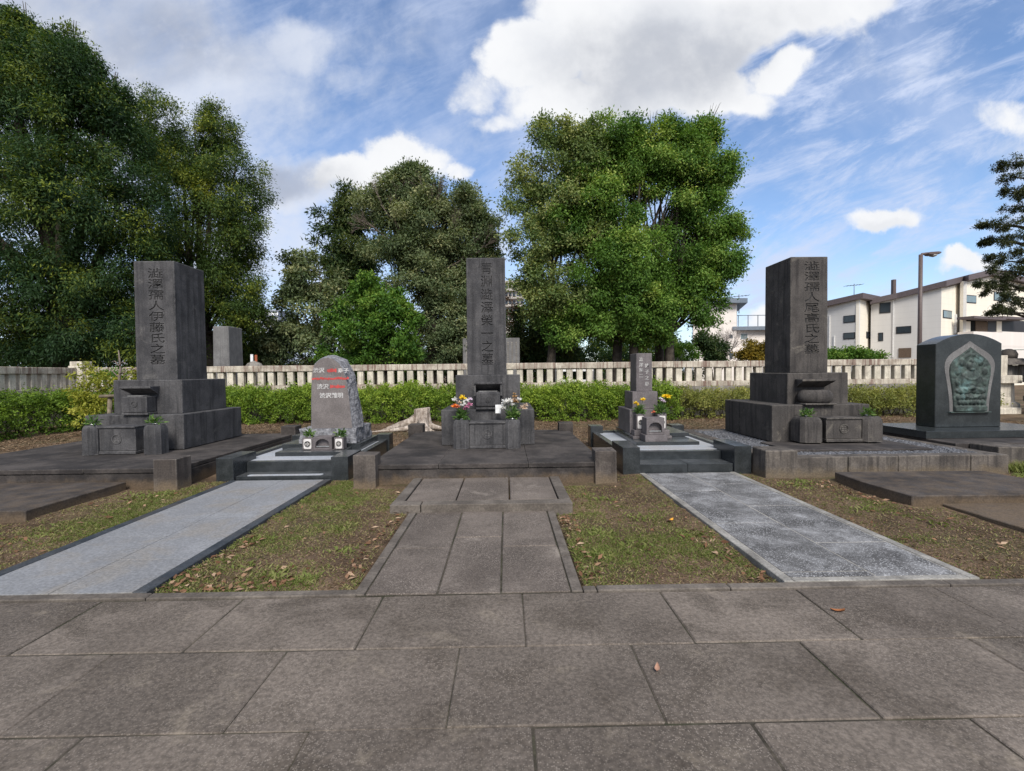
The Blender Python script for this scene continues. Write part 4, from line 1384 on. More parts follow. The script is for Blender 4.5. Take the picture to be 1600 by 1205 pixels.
make_fence('stone_fence', 'long weathered stone fence of square posts between two rails, behind the graves', (-13.9, 15.95), (15.6, 15.65))
make_fence('stone_fence', 'short pale stone fence at the left edge, running towards the viewer from the corner post', (-14.15, 15.7), (-13.6, 8.0))
def pillar(label, x, y, s, blocks):
    t = thing('stone_pillar', label, 'pillar', (x, y, 0))
    for i, (w, z0, z1) in enumerate(blocks):
        mb = MB(); mb.box(-w / 2, w / 2, -w / 2, w / 2, z0, z1, .02, seg=2, jit=.008)
        mb.build(('base', 'block', 'block', 'cap', 'shaft', 'top_block')[min(i, 5)], M['fence'], t)
pillar('square corner pillar where the two stone fences meet, behind the yellow shrub', -14.1, 15.95, .4, [(.5, -.05, .9), (.46, .9, 1.85), (.40, 1.85, 2.0)])
pillar('pale block built pillar at the right end of the stone fence, beside the black monument', 15.95, 15.3, .5, [(.95, -.15, .18), (.62, .18, .52), (.62, .52, .96), (.95, .96, 1.22), (.50, 1.22, 1.86)])
t = thing('dark_fence', 'low dark stone fence beyond the end pillar at the right edge', 'fence', (16.6, 14.6, 0))
for i in range(5):
    mb = MB(); mb.box(-.12, .12, -.1, .1, -.1, 1.0, .012); o = mb.build('post', M['dark_r'], t); o.location = (i * .62, 0, 0)
mb = MB(); mb.box(-.3, 3.2, -.12, .12, 1.0, 1.16, .012); mb.build('top_rail', M['dark_r'], t)
mb = MB(); mb.box(-.3, 3.2, -.10, .10, .42, .58, .012); mb.build('lower_rail', M['dark_r'], t)
t = thing('stone_lantern', 'old stone lantern with a broad cap beyond the end pillar at the right edge', 'lantern', (18.3, 17.0, 0))
mb = MB(); mb.lathe([(.32, -.1), (.32, .15), (.18, .25), (.16, .95), (.22, 1.05)], seg=8); mb.build('post', M['wall'], t)
mb = MB(); mb.box(-.40, .40, -.40, .40, 1.051, 1.17, .02); mb.build('platform', M['wall'], t)
mb = MB()
for a in (-.24, .24):
    for b in (-.24, .24): mb.box(a - .07, a + .07, b - .07, b + .07, 1.171, 1.56, .01)
mb.box(-.18, .18, -.18, .18, 1.18, 1.55, .0)
mb.build('light_box', M['wall'], t)
mb = MB(); mb.frustum(-.6, .6, -.6, .6, 1.561, 1.80, .32, .32, .03); mb.build('cap', M['curb'], t)
mb = MB(); mb.lathe([(.24, 1.801), (.26, 1.95), (.20, 2.08), (.08, 2.14), (.01, 2.15)], seg=12); mb.build('finial', M['curb'], t)


# ------------------------------------------------------------------ hedges
def hedge(name, label, path, w, h, seed, mat, dens=2300, per=3, gaps=0.0, base=.5):
    rs = np.random.RandomState(seed)
    t = thing(name, label, 'hedge', (path[0][0], path[0][1], 0))
    o0 = np.array([path[0][0], path[0][1], 0])
    P, D_, TT = [], [], []
    core = MB()
    for (a, b) in zip(path[:-1], path[1:]):
        a = np.array(a, float); b = np.array(b, float)
        ln = np.linalg.norm(b - a); u = (b - a) / ln; nrm_ = np.array([u[1], -u[0]])
        n = int(ln * dens)
        s = rs.uniform(-.15, ln + .15, n)
        # section: half ellipse-ish cushion profile
        ang = rs.uniform(-.12, PI + .12, n)
        r = np.where(rs.random(n) < .75, rs.uniform(.86, 1.04, n), rs.uniform(.45, .9, n))
        cx_ = np.sign(np.cos(ang)) * np.abs(np.cos(ang)) ** .55
        cz_ = np.sign(np.sin(ang)) * np.abs(np.sin(ang)) ** .6
        wx = a[0] + u[0] * s; wy = a[1] + u[1] * s
        bump = 1 + .06 * np.sin(wx * 2.3 + wy) + .06 * np.sin(wx * 5.1 + 1 + ang * 2) + .07 * np.sin(wx * 13 + ang * 5) + .05 * np.sin(wx * 23 + ang * 9)
        hh = h * bump * r
        px_ = wx + nrm_[0] * cx_ * w / 2 * r * (1 + .12 * np.sin(wx * 6.3 + ang * 3)); py_ = wy + nrm_[1] * cx_ * w / 2 * r * (1 + .12 * np.sin(wx * 6.3 + ang * 3))
        pz = np.maximum(.04, cz_ * hh + rs.normal(0, .02, n))
        keep = np.ones(n, bool)
        if gaps: keep = rs.random(n) > gaps * (1.2 - pz / h)
        keep &= rs.random(n) < np.clip(.55 + pz / (h * .5), 0, 1)
        out = np.stack([nrm_[0] * cx_, nrm_[1] * cx_, cz_ + .35], 1)
        P.append(np.stack([px_, py_, pz], 1)[keep]); D_.append(nrm(out)[keep])
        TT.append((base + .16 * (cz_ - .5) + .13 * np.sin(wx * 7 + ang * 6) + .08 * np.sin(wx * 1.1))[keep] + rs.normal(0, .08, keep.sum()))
        k = int(ln / .22)
        for q in range(k):
            s0 = (q + .5) / k
            bx, by = a + (b - a) * s0
            for m_ in range(3):
                dx, dy = rs.uniform(-w * .3, w * .3), rs.uniform(-.1, .1)
                core.tube([(bx - o0[0], by - o0[1], -.02), (bx - o0[0] + dx * .5, by - o0[1] + dy - w * rs.uniform(-.2, .2), h * .45), (bx - o0[0] + dx, by - o0[1] + dy * 2 - w * rs.uniform(-.4, .4), h * rs.uniform(.7, .92))], [.014, .010, .005], 4)
    P, D_, TT = np.concatenate(P), np.concatenate(D_), np.concatenate(TT)
    # gather the sprays into tufts
    g = max(1, len(P) // 9)
    pick = rs.integers(0, len(P), len(P)) if hasattr(rs, 'integers') else rs.randint(0, g, len(P))
    tuft = rs.permutation(len(P))[:g]
    j = tuft[pick % g]
    P = P[j] + rs.normal(size=(len(j), 3)) * np.array([.062, .062, .045]) + D_[j] * rs.uniform(-.04, .06, (len(j), 1))
    TT = TT[j] + rs.normal(0, .04, len(j)) + (rs.normal(0, .13, len(P)))[j] * .8
    D_ = nrm(D_[j] + rs.normal(size=(len(j), 3)) * .5)
    P[:, 2] = np.maximum(P[:, 2], .02)
    n = len(P)
    idx = np.repeat(np.arange(n), per)
    p = P[idx] + rs.normal(size=(n * per, 3)) * .028
    d = nrm(D_[idx] * .8 + rs.normal(size=(n * per, 3)) * .6)
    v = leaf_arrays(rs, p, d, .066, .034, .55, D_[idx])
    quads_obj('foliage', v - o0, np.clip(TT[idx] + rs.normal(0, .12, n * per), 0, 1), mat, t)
    core.build('branches', M['bark'], t)
    return t


hedge('azalea_hedge', 'low bright green clipped azalea hedge along the fence behind the middle grave', [(-9.2, 15.2), (5.2, 15.0)], 1.35, 1.0, 31, L['azalea'], 3000)
hedge('azalea_hedge', 'dark green azalea hedge at the left edge, in front of the short pale fence', [(-13.0, 9.0), (-12.6, 13.9), (-9.6, 15.0)], 1.5, .95, 32, L['azalea'], 2300, base=.36)
hedge('azalea_hedge', 'thinner yellowish azalea hedge with bare stems, behind the gravel plot', [(5.4, 15.0), (15.0, 14.75)], 1.15, .80, 33, L['azalea_pale'], 1700, 3, .38)
rs = np.random.RandomState(5)
t = thing('shrub', 'dark green shrub poking above the left hedge against the fence', 'shrub', (-12.1, 14.6, 0))
lo_ = [(0, 0, .95, .75, .5, .55), (.6, .2, 1.15, .5, .4, .45), (.25, 0, 1.3, .35, .35, .4)]
crown('foliage', rs, lo_, L['bright'], t, per=7, ln=.09, wd=.04, spread=.14, tone=.36, sub_n=22, sprays=18)
mb = MB(); limbs(mb, (0, 0, 0), lo_, .05); mb.build('stem', M['bark'], t)


# young yellow tree with its prop frame
def yellow_tree():
    rs = np.random.RandomState(9)
    t = thing('young_tree', 'young tree with yellow green leaves propped by a wooden frame, beside the leftmost grave', 'tree', (-9.85, 12.1, 0))
    mb = MB()
    rnd = random.Random(8)
    mb.tube([(.1, 0, 0), (.12, 0, .6), (.05, 0, 1.15), (.12, .02, 1.7), (.10, 0, 2.15)], [.05, .045, .035, .025, .01], 8)
    br = []
    for (z, dx, dz, ln_) in ((.9, -.5, .1, .6), (1.1, -.6, .2, .7), (1.3, .5, .25, .6), (1.45, -.55, .25, .6), (1.55, .6, .1, .7), (1.2, -.3, -.2, .5), (1.0, .45, .1, .5), (1.75, .4, .05, .5), (1.75, -.35, .1, .5)):
        p = Vector((.1, 0, z)); q = p + Vector((dx * ln_ * 1.4, rnd.uniform(-.2, .2), dz))
        mb.tube([p, p.lerp(q, .5) + Vector((0, 0, .08)), q], [.016, .011, .005], 5); br.append(q)
    mb.build('trunk', M['twig'], t)
    lo_ = [(-.72, -.05, 1.55, .26, .2, .26), (-.80, 0, 1.15, .30, .24, .34), (-.72, 0, .78, .34, .25, .34), (-.62, 0, .45, .30, .24, .28), (-.45, 0, 1.0, .30, .25, .3), (-.1, .1, 1.28, .25, .2, .15), (.55, .05, 1.5, .30, .2, .13), (.75, .05, 1.38, .25, .2, .1), (-.35, 0, 1.4, .2, .2, .15)]
    crown('crown', rs, lo_, L['yellow'], t, per=6, ln=.075, wd=.036, spread=.10, tone=.42, var=.10, sub_n=30, sprays=9, sub_r=.4, droop=.2)


yellow_tree()
t = thing('prop_frame', 'weathered wooden prop frame of two posts and a crossbar under the yellow tree', 'tree support', (-9.55, 11.9, 0))
mb = MB(); mb.tube([(-.36, 0, -.1), (-.28, 0, 1.03)], [.055, .045], 10); mb.build('post', M['wood'], t)
mb = MB(); mb.tube([(.36, 0, -.1), (.28, 0, 1.03)], [.055, .045], 10); mb.build('post', M['wood'], t)
mb = MB(); mb.tube([(-.48, -.06, 1.0), (.5, -.06, 1.02)], [.042, .04], 10); mb.build('crossbar', M['wood'], t)


def stump():
    random.seed(12)
    t = thing('tree_stump', 'bleached cut tree stump with spreading roots behind the middle grave platform', 'stump', (-2.22, 12.4, 0))
    n = 36
    vs, fs = [], []
    lev = [(-.08, 1.9), (.03, 1.65), (.12, 1.35), (.24, 1.12), (.36, 1.0), (.48, .96), (.565, .95), (.575, .90)]
    for i, (z, s) in enumerate(lev):
        for k in range(n):
            a = 2 * PI * k / n
            lobe = .15 * math.cos(a * 5 + .6) * (s - .8) * 1.5 + .06 * math.cos(a * 9) * min(1, s)
            r = .205 * s * (1 + lobe) + .018 * mnoise.noise((math.cos(a) * 4, math.sin(a) * 4, z * 5))
            vs.append((r * math.cos(a) - .10 * max(0, .5 - z) * 0 + .06 * z, r * math.sin(a), z + (.02 * math.cos(a) if i > 5 else 0)))
    for i in range(len(lev) - 1):
        for k in range(n):
            j = (k + 1) % n
            fs.append((i * n + k, i * n + j, (i + 1) * n + j, (i + 1) * n + k))
    fs.append(tuple((len(lev) - 1) * n + k for k in range(n)))
    mb = MB(); mb.add(vs, fs, True); mb.build('stump', M['stump'], t)
    for pts, r in ((((-.12, -.05, .30), (-.32, -.08, .20), (-.55, -.06, .13), (-.85, -.05, .05), (-1.1, 0, -.03)), (.13, .11, .085, .05, .02)),
                   (((-.1, -.12, .12), (-.4, -.25, .06), (-.8, -.35, .04), (-1.3, -.4, .0)), (.09, .06, .04, .015)),
                   (((.08, -.15, .22), (.14, -.30, .10), (.16, -.42, .02), (.2, -.6, -.05)), (.14, .14, .11, .04)),
                   (((.15, .0, .14), (.35, -.1, .09), (.55, -.12, .05), (.75, -.1, -.03)), (.10, .07, .05, .02)),
                   (((-.55, -.08, .12), (-.7, -.2, .05), (-.78, -.32, -.02)), (.05, .035, .02))):
        mb = MB(); mb.tube(pts, r, 9, wob=.18); mb.build('root', M['stump'], t)


stump()

# ------------------------------------------------------------------ trees
# dark evergreen oaks at the left
Y = 17.6
lobes = [lob(35, 110, 65, 70, Y), lob(-60, 110, 90, 90, Y), lob(120, 150, 75, 75, Y), lob(175, 235, 65, 80, Y), lob(60, 220, 100, 90, Y), lob(-60, 260, 100, 110, Y), lob(200, 330, 75, 80, Y), lob(110, 330, 90, 90, Y - .8),
         lob(10, 380, 100, 100, Y - .8), lob(190, 430, 85, 80, Y), lob(90, 470, 90, 75, Y - .5), lob(-70, 470, 90, 90, Y), lob(20, 520, 90, 55, Y), lob(140, 520, 80, 50, Y), lob(225, 520, 60, 45, Y), lob(30, 60, 26, 40, Y), lob(75, 80, 22, 34, Y), lob(140, 105, 26, 36, Y), lob(192, 175, 26, 34, Y)]
tree('evergreen_oak', 'huge dark evergreen oak filling the left edge behind the fence, topped with long shoots', lobes, L['oak_dark'], (-16.6, 18.2, 0), .38, 101, trunks=2, splay=1.2,
     per=20, ln=.135, wd=.042, spread=.32, droop=.55, tone=.40, var=.07, young=.035, sub_n=30, sprays=34, sub_r=.36, up=.5)
Y = 21.5
lobes = [lob(250, 215, 50, 50, Y), lob(320, 235, 60, 60, Y), lob(375, 290, 48, 60, Y), lob(270, 290, 70, 70, Y), lob(340, 340, 70, 70, Y), lob(390, 370, 32, 55, Y), lob(290, 400, 70, 70, Y), lob(370, 430, 42, 60, Y), lob(325, 470, 70, 55, Y), lob(250, 480, 70, 70, Y),
         lob(385, 490, 26, 45, Y), lob(265, 540, 60, 40, Y), lob(230, 360, 60, 90, Y), lob(395, 540, 26, 30, Y + 1.5), lob(345, 530, 60, 45, Y + 2), lob(350, 215, 30, 35, Y)]
tree('evergreen_oak', 'rounded evergreen oak with yellow young leaves near its top, behind the leftmost grave', lobes, L['oak'], (-13.7, 22, 0), .34, 102, trunks=2, splay=.9,
     per=18, ln=.13, wd=.042, spread=.32, droop=.45, tone=.40, var=.07, young=.16, young_z=(4.5, 13), sub_n=30, sprays=30, sub_r=.35, up=.5)
# middle group
Y = 24
lobes = [lob(480, 412, 28, 24, Y), lob(505, 440, 45, 32, Y), lob(470, 458, 26, 20, Y), lob(470, 500, 50, 35, Y), lob(520, 490, 45, 45, Y), lob(440, 530, 40, 32, Y), lob(495, 545, 60, 34, Y), lob(425, 550, 28, 25, Y)]
tree('broadleaf_tree', 'smaller thin crowned tree with brownish top, left of the grey layered tree', lobes, L['grey'], (-9.6, 24.3, 0), .18, 103, trunks=2, splay=.6,
     per=16, ln=.19, wd=.085, spread=.36, tone=.46, var=.10, young=.08, sub_n=20, sprays=18, flat=.6)
Y = 26
lobes = [lob(540, 350, 38, 30, Y), lob(530, 400, 40, 40, Y), lob(560, 330, 35, 28, Y), lob(525, 445, 30, 40, Y), lob(550, 440, 45, 45, Y), lob(575, 390, 45, 45, Y)]
tree('conifer', 'dark green pointed conifer peeking out left of the grey layered tree', lobes, L['conifer'], (-8.7, 26.2, 0), .2, 104,
     per=16, ln=.24, wd=.075, spread=.36, tone=.5, var=.16, young=.08, sub_n=20, sprays=20, droop=.2)
Y = 22.5
lobes = [lob(650, 300, 60, 26, Y), lob(700, 320, 60, 26, Y), lob(610, 330, 55, 26, Y), lob(745, 345, 32, 22, Y), lob(660, 350, 75, 28, Y), lob(730, 380, 48, 26, Y), lob(640, 390, 70, 30, Y), lob(700, 410, 70, 32, Y), lob(750, 415, 32, 25, Y),
         lob(665, 450, 70, 35, Y), lob(730, 460, 52, 34, Y), lob(700, 500, 60, 36, Y), lob(650, 285, 30, 18, Y), lob(745, 505, 35, 40, Y), lob(690, 545, 60, 28, Y), lob(745, 550, 45, 28, Y)]
tree('layered_tree', 'wide grey green tree with flat layered branches and bare twigs, behind the middle grave', lobes, L['grey'], (-3.3, 22.8, 0), .26, 105, trunks=3, splay=.8,
     per=22, ln=.14, wd=.062, spread=.34, tone=.46, var=.10, young=.05, sub_n=34, sprays=26, flat=.5, sub_r=.42, droop=.1)
mb = MB()
rnd = random.Random(6)
for (a, b) in (((640, 390), (600, 300)), ((650, 380), (640, 275)), ((680, 390), (690, 290)), ((700, 400), (740, 330)), ((620, 380), (560, 340)), ((700, 420), (770, 380))):
    p, q = Vector(at(*a, 22.2)), Vector(at(*b, 21.9))
    d = (q - p)
    twig_tree(mb, p, d.normalized(), d.length * .45, .045, 5, rnd, .5)
lt = bpy.data.objects['layered_tree']
o = mb.build('bare_twigs', M['twig'], lt); o.location = -lt.location
Y = 19.8
lobes = [lob(585, 475, 40, 32, Y), lob(560, 510, 45, 36, Y), lob(615, 500, 40, 38, Y), lob(545, 548, 42, 30, Y), lob(600, 545, 52, 32, Y), lob(635, 540, 22, 34, Y), lob(575, 450, 24, 20, Y), lob(625, 480, 20, 20, Y)]
tree('rounded_evergreen', 'bushy rounded bright green evergreen just behind the fence, left of the middle stele', lobes, L['bright'], (-5.4, 20, 0), .14, 106, trunks=3, splay=.5,
     per=14, ln=.15, wd=.07, spread=.24, tone=.40, var=.07, young=.10, sub_n=26, sprays=20, droop=-.15)
# big tree right of the middle stele
Y = 21
A = [lob(870, 225, 38, 36, Y), lob(850, 270, 48, 36, Y), lob(830, 330, 40, 34, Y), lob(880, 310, 50, 45, Y), lob(835, 385, 45, 32, Y), lob(880, 390, 45, 42, Y), lob(850, 435, 48, 28, Y), lob(905, 250, 45, 45, Y), lob(915, 350, 40, 50, Y), lob(900, 460, 45, 40, Y), lob(860, 480, 45, 35, Y), lob(920, 220, 35, 30, Y)]
tree('camphor_tree', 'grey green tree with loose layered crown forming the left side of the big tree group', A, L['camphor_grey'], (1.9, 21.4, 0), .22, 107, per=22, ln=.14, wd=.065, spread=.34, tone=.52, var=.10, young=.06,
     sub_n=22, sprays=18, flat=.6, sub_r=.38, droop=.15)
B = [lob(960, 225, 50, 32, Y), lob(1020, 220, 48, 36, Y), lob(1060, 250, 40, 40, Y), lob(930, 310, 50, 50, Y), lob(960, 360, 50, 48, Y), lob(990, 290, 45, 40, Y + .8), lob(1090, 225, 30, 30, Y), lob(1110, 265, 42, 48, Y), lob(1000, 250, 50, 45, Y), lob(1120, 380, 42, 50, Y), lob(885, 345, 45, 45, Y), lob(1080, 300, 50, 45, Y),
     lob(1110, 340, 42, 45, Y), lob(1060, 360, 50, 45, Y + .5), lob(1110, 410, 40, 45, Y), lob(1060, 420, 52, 45, Y), lob(1000, 410, 60, 50, Y - .8), lob(930, 430, 50, 45, Y - .4), lob(920, 490, 48, 40, Y), lob(985, 480, 58, 48, Y - .6), lob(1050, 480, 55, 45, Y - .2),
     lob(1100, 465, 40, 38, Y), lob(1105, 210, 16, 20, Y), lob(1000, 508, 60, 24, Y), lob(895, 512, 42, 26, Y), lob(945, 508, 45, 24, Y), lob(940, 265, 45, 45, Y)]
tree('camphor_tree', 'big bright green broadleaf tree right of the middle stele, sunlit yellow green at its top', B, L['camphor'], (6.2, 21.6, 0), .24, 108, trunks=5, splay=1.5,
     per=22, ln=.13, wd=.062, spread=.32, tone=.38, var=.07, young=.13, young_z=(3.0, 10.5), sub_n=28, sprays=26, sub_r=.36, droop=.25)  # yellower leaves towards the top put the sunlight into the crown's colour
Y = 24.5
tree('conifer', 'dense green conifer just right of the middle stele behind the fence', [lob(845, 490, 32, 30, Y), lob(840, 530, 42, 36, Y), lob(850, 465, 18, 22, Y), lob(870, 545, 36, 30, Y), lob(825, 550, 32, 28, Y)], L['conifer'], (1.8, 24.7, 0), .14, 109,
     per=15, ln=.2, wd=.06, spread=.3, tone=.58, var=.16, young=.1, sub_n=26, sprays=22, droop=.15)
tree('red_leaf_tree', 'small tree with reddish brown leaves showing beside the middle stele', [lob(806, 500, 24, 22, 26), lob(800, 480, 22, 26, 26), lob(800, 530, 28, 24, 26)], L['red'], (.5, 26.2, 0), .1, 110,
     per=7, ln=.13, wd=.06, spread=.24, tone=.5, var=.25, young=.1, sub_n=18, sprays=14)
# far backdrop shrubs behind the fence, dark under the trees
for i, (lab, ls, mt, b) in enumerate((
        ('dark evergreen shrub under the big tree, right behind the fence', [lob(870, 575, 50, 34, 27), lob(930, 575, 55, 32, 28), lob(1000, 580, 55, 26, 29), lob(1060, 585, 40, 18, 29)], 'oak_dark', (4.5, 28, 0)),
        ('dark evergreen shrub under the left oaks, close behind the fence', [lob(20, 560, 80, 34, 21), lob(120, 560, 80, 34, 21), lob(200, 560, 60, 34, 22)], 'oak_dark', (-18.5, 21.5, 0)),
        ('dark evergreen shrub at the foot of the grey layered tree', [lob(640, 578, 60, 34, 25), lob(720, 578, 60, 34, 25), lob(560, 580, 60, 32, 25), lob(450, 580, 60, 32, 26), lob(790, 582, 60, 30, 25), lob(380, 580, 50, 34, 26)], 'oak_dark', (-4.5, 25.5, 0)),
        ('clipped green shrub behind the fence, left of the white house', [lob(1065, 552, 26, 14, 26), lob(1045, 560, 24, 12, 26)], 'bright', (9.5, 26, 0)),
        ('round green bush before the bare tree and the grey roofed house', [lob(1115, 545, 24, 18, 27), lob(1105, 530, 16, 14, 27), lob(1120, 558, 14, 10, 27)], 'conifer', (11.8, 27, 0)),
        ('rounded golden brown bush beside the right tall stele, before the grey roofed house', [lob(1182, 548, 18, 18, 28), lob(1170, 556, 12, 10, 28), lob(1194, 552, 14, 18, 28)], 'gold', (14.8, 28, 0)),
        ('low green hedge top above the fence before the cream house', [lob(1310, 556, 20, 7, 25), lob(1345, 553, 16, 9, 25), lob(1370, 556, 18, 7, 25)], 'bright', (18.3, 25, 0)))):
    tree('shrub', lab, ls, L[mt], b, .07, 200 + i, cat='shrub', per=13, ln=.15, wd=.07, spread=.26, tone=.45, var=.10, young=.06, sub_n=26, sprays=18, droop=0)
rs = np.random.RandomState(61)
lo_ = []
for k in range(46):
    x = -42 + k * 1.28
    lo_.append((x, 44 + rs.uniform(-2, 2), rs.uniform(.6, 1.7) + (1.6 if k > 22 else 0), rs.uniform(1.2, 1.9), 1.2, rs.uniform(1.0, 1.5) + (.9 if k > 22 else 0)))
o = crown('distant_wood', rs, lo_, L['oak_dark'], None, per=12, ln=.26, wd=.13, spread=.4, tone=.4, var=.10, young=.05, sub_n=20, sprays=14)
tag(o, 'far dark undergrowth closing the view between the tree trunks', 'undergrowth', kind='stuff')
# bare twiggy tree
t = thing('bare_tree', 'pale leafless twiggy tree in front of the grey roofed house', 'tree', (13.2, 29, 0))
mb = MB(); rnd = random.Random(15)
mb.tube([(0, 0, 0), (.05, 0, 1.2), (.1, 0, 2.2)], [.10, .08, .07], 8)
for k in range(7):
    a = rnd.uniform(0, 6.28)
    twig_tree(mb, Vector((.08, 0, 1.5 + k * .1)), Vector((math.cos(a) * .7, math.sin(a) * .5, .9)).normalized(), rnd.uniform(.8, 1.1), .05, 5, rnd, .6)
mb.build('trunk', M['twig_pale'], t)
t = thing('bare_tree', 'low dry bare bush with pale stems, under the big tree beside the slim gravestone', 'bush', (6.9, 24, 0))
mb = MB(); rnd = random.Random(16)
for k in range(9):
    a = rnd.uniform(0, 6.28)
    twig_tree(mb, Vector((rnd.uniform(-.5, 1.6), 0, .6)), Vector((math.cos(a) * .5, math.sin(a) * .4, .9)).normalized(), rnd.uniform(.5, .8), .03, 4, rnd, .55)
mb.build('stems', M['twig_pale'], t)


# tree at the right edge: boughs reaching in from a trunk outside the frame
def edge_tree():
    Y = 15.5
    rs = np.random.RandomState(77)
    base = (18.6, 16.2, 0)
    t = thing('podocarp_tree', 'dark evergreen with ragged drooping boughs reaching in at the right edge', 'tree', base)
    bx = np.array(base)
    cl = [(1588, 252, 15), (1572, 258, 9), (1585, 275, 12), (1598, 300, 14), (1578, 295, 7), (1590, 325, 14), (1560, 348, 11), (1541, 350, 7), (1580, 348, 14), (1597, 370, 16), (1575, 375, 12), (1552, 375, 9), (1543, 376, 6), (1588, 395, 14), (1570, 405, 11),
          (1555, 402, 7), (1600, 415, 18), (1575, 428, 13), (1560, 420, 8), (1590, 445, 16), (1572, 450, 12), (1556, 443, 9), (1538, 441, 6), (1548, 456, 6), (1585, 462, 12), (1566, 478, 7), (1575, 486, 9), (1588, 484, 7), (1557, 489, 4), (1600, 470, 10),
          (1630, 260, 24), (1650, 320, 30), (1640, 380, 30), (1660, 430, 30), (1640, 470, 22), (1680, 250, 30), (1690, 370, 36), (1620, 420, 18), (1615, 340, 16), (1612, 300, 12), (1670, 200, 26)]
    lo_ = []
    for (x, y, r) in cl:
        p = np.array(at(x, y, Y + rs.uniform(-.5, .5))) - bx
        s = Y / 740 * r
        lo_.append((*p, s * 1.0, s * .9, s * .52))
    crown('crown', rs, lo_, L['pine'], t, per=7, ln=.085, wd=.026, spread=.075, tone=.45, var=.10, young=.10, sub_n=40, sprays=10, sub_r=.42, droop=.15, fill=.5)
    mb = MB(); mb.tube([(0, 0, -.1), (.05, 0, 2.5), (-.05, .1, 5.5), (0, 0, 8.5), (.05, 0, 10)], [.26, .22, .17, .10, .03], 10)
    for (x, y, z, *_r) in lo_[:30:2]:
        b = Vector((x, y, z)); a = Vector((0, 0, max(1.5, z - .2)))
        mb.tube([a, a.lerp(b, .5) + Vector((0, 0, .12)), b], [.06, .035, .012], 6)
    mb.build('trunk', M['bark'], t)


edge_tree()
# ------------------------------------------------------------------ stones and small things beyond the fence
t = thing('stone_pillar', 'square grey stone pillar beyond the fence, right of the leftmost stele', 'pillar', (-10.25, 17.5, 0))
mb = MB(); mb.frustum(-.35, .27, -.2, .75, -.05, 3.27, .03, .03, .02); mb.build('shaft', M['tablet'], t)
t = thing('stone_tablet', 'wide grey tablet with fine carved columns, half hidden behind the middle stele', 'tablet', (-.62, 21.2, 0))
mb = MB(); mb.box(-1.27, 1.27, 0, .35, 0, 3.03, .02); tb = mb.build('slab', M['tablet'], t)
mb = MB()
random.seed(8)
for i in range(13):
    z = 2.85
    while z > 1.2:
        h = random.uniform(.04, .07)
        if abs(-1.1 + i * .185) > .5: mb.box(-1.1 + i * .185 - .035, -1.1 + i * .185 + .035, -.004, .002, z - h, z, 0)
        z -= h + .03
mb.build('carved_columns', M['wall'], tb)
t = thing('garden_lantern', 'pale stone lantern cap with a white and a rust red slat, beyond the fence', 'lantern', (-9.35, 17.8, 0))
mb = MB(); mb.lathe([(.16, 0), (.14, 1.6), (.32, 1.80), (.24, 1.92), (.08, 2.0), (.02, 2.02)], seg=10); mb.build('stone_cap', M['wall'], t)
mb = MB(); mb.box(-.14, -.04, -.02, .02, 1.93, 2.26, .01); mb.build('white_slat', M['white'], t)
mb = MB(); mb.box(.02, .11, -.02, .02, 1.93, 2.24, .01); mb.build('red_slat', M['rust'], t)
for lab, x, y, w, h in (('low white framed rack seen through the fence posts under the big tree', 3.0, 20.5, 1.6, 1.6),):
    t = thing('white_rack', lab, 'rack', (x, y, 0))
    mb = MB()
    for a in (-w / 2, w / 2): mb.box(a - .04, a + .04, -.04, .04, 0, h, .005)
    mb.build('posts', M['tablet'], t)
    for z in (1.05, 1.5):
        mb = MB(); mb.box(-w / 2, w / 2, -.05, .05, z, z + .09, .005); mb.build('shelf', M['drain'], t)

# ------------------------------------------------------------------ street lamp
t = thing('street_lamp', 'tall brown street lamp with a single flat head, before the cream house', 'street lamp', (19.45, 22, 0))
mb = MB(); mb.tube([(0, 0, 0), (0, 0, 3), (0, 0, 6.78)], [.095, .088, .08], 14); mb.build('pole', M['lamp_brown'], t)
mb = MB(); mb.tube([(0, 0, 6.70), (.06, 0, 6.80), (.34, 0, 6.83)], .06, 10); mb.build('arm', M['lamp_brown'], t)
mb = MB()
mb.prism([(.26, 6.74), (.30, 6.87), (.75, 6.90), (.90, 6.87), (.80, 6.78), (.45, 6.72)], 'y', -.15, .15, .03); mb.build('head', M['lamp_brown'], t)
mb = MB(); mb.lathe([(.02, 6.66), (.13, 6.70), (.16, 6.75)], (.58, 0, 0), 14); mb.build('lens', M['lamp_lens'], t)


# ------------------------------------------------------------------ houses
def onwall(P, Q, px, py):
    """point of the wall plane P-Q seen in the direction (px, py)"""
    k = (px - 790) / 740
    t = (k * P[1] - P[0]) / ((Q[0] - P[0]) - k * (Q[1] - P[1]))
    y = P[1] + t * (Q[1] - P[1])
    return at(px, py, y), t


def top_at(px, py, Y): return at(px, py, Y)


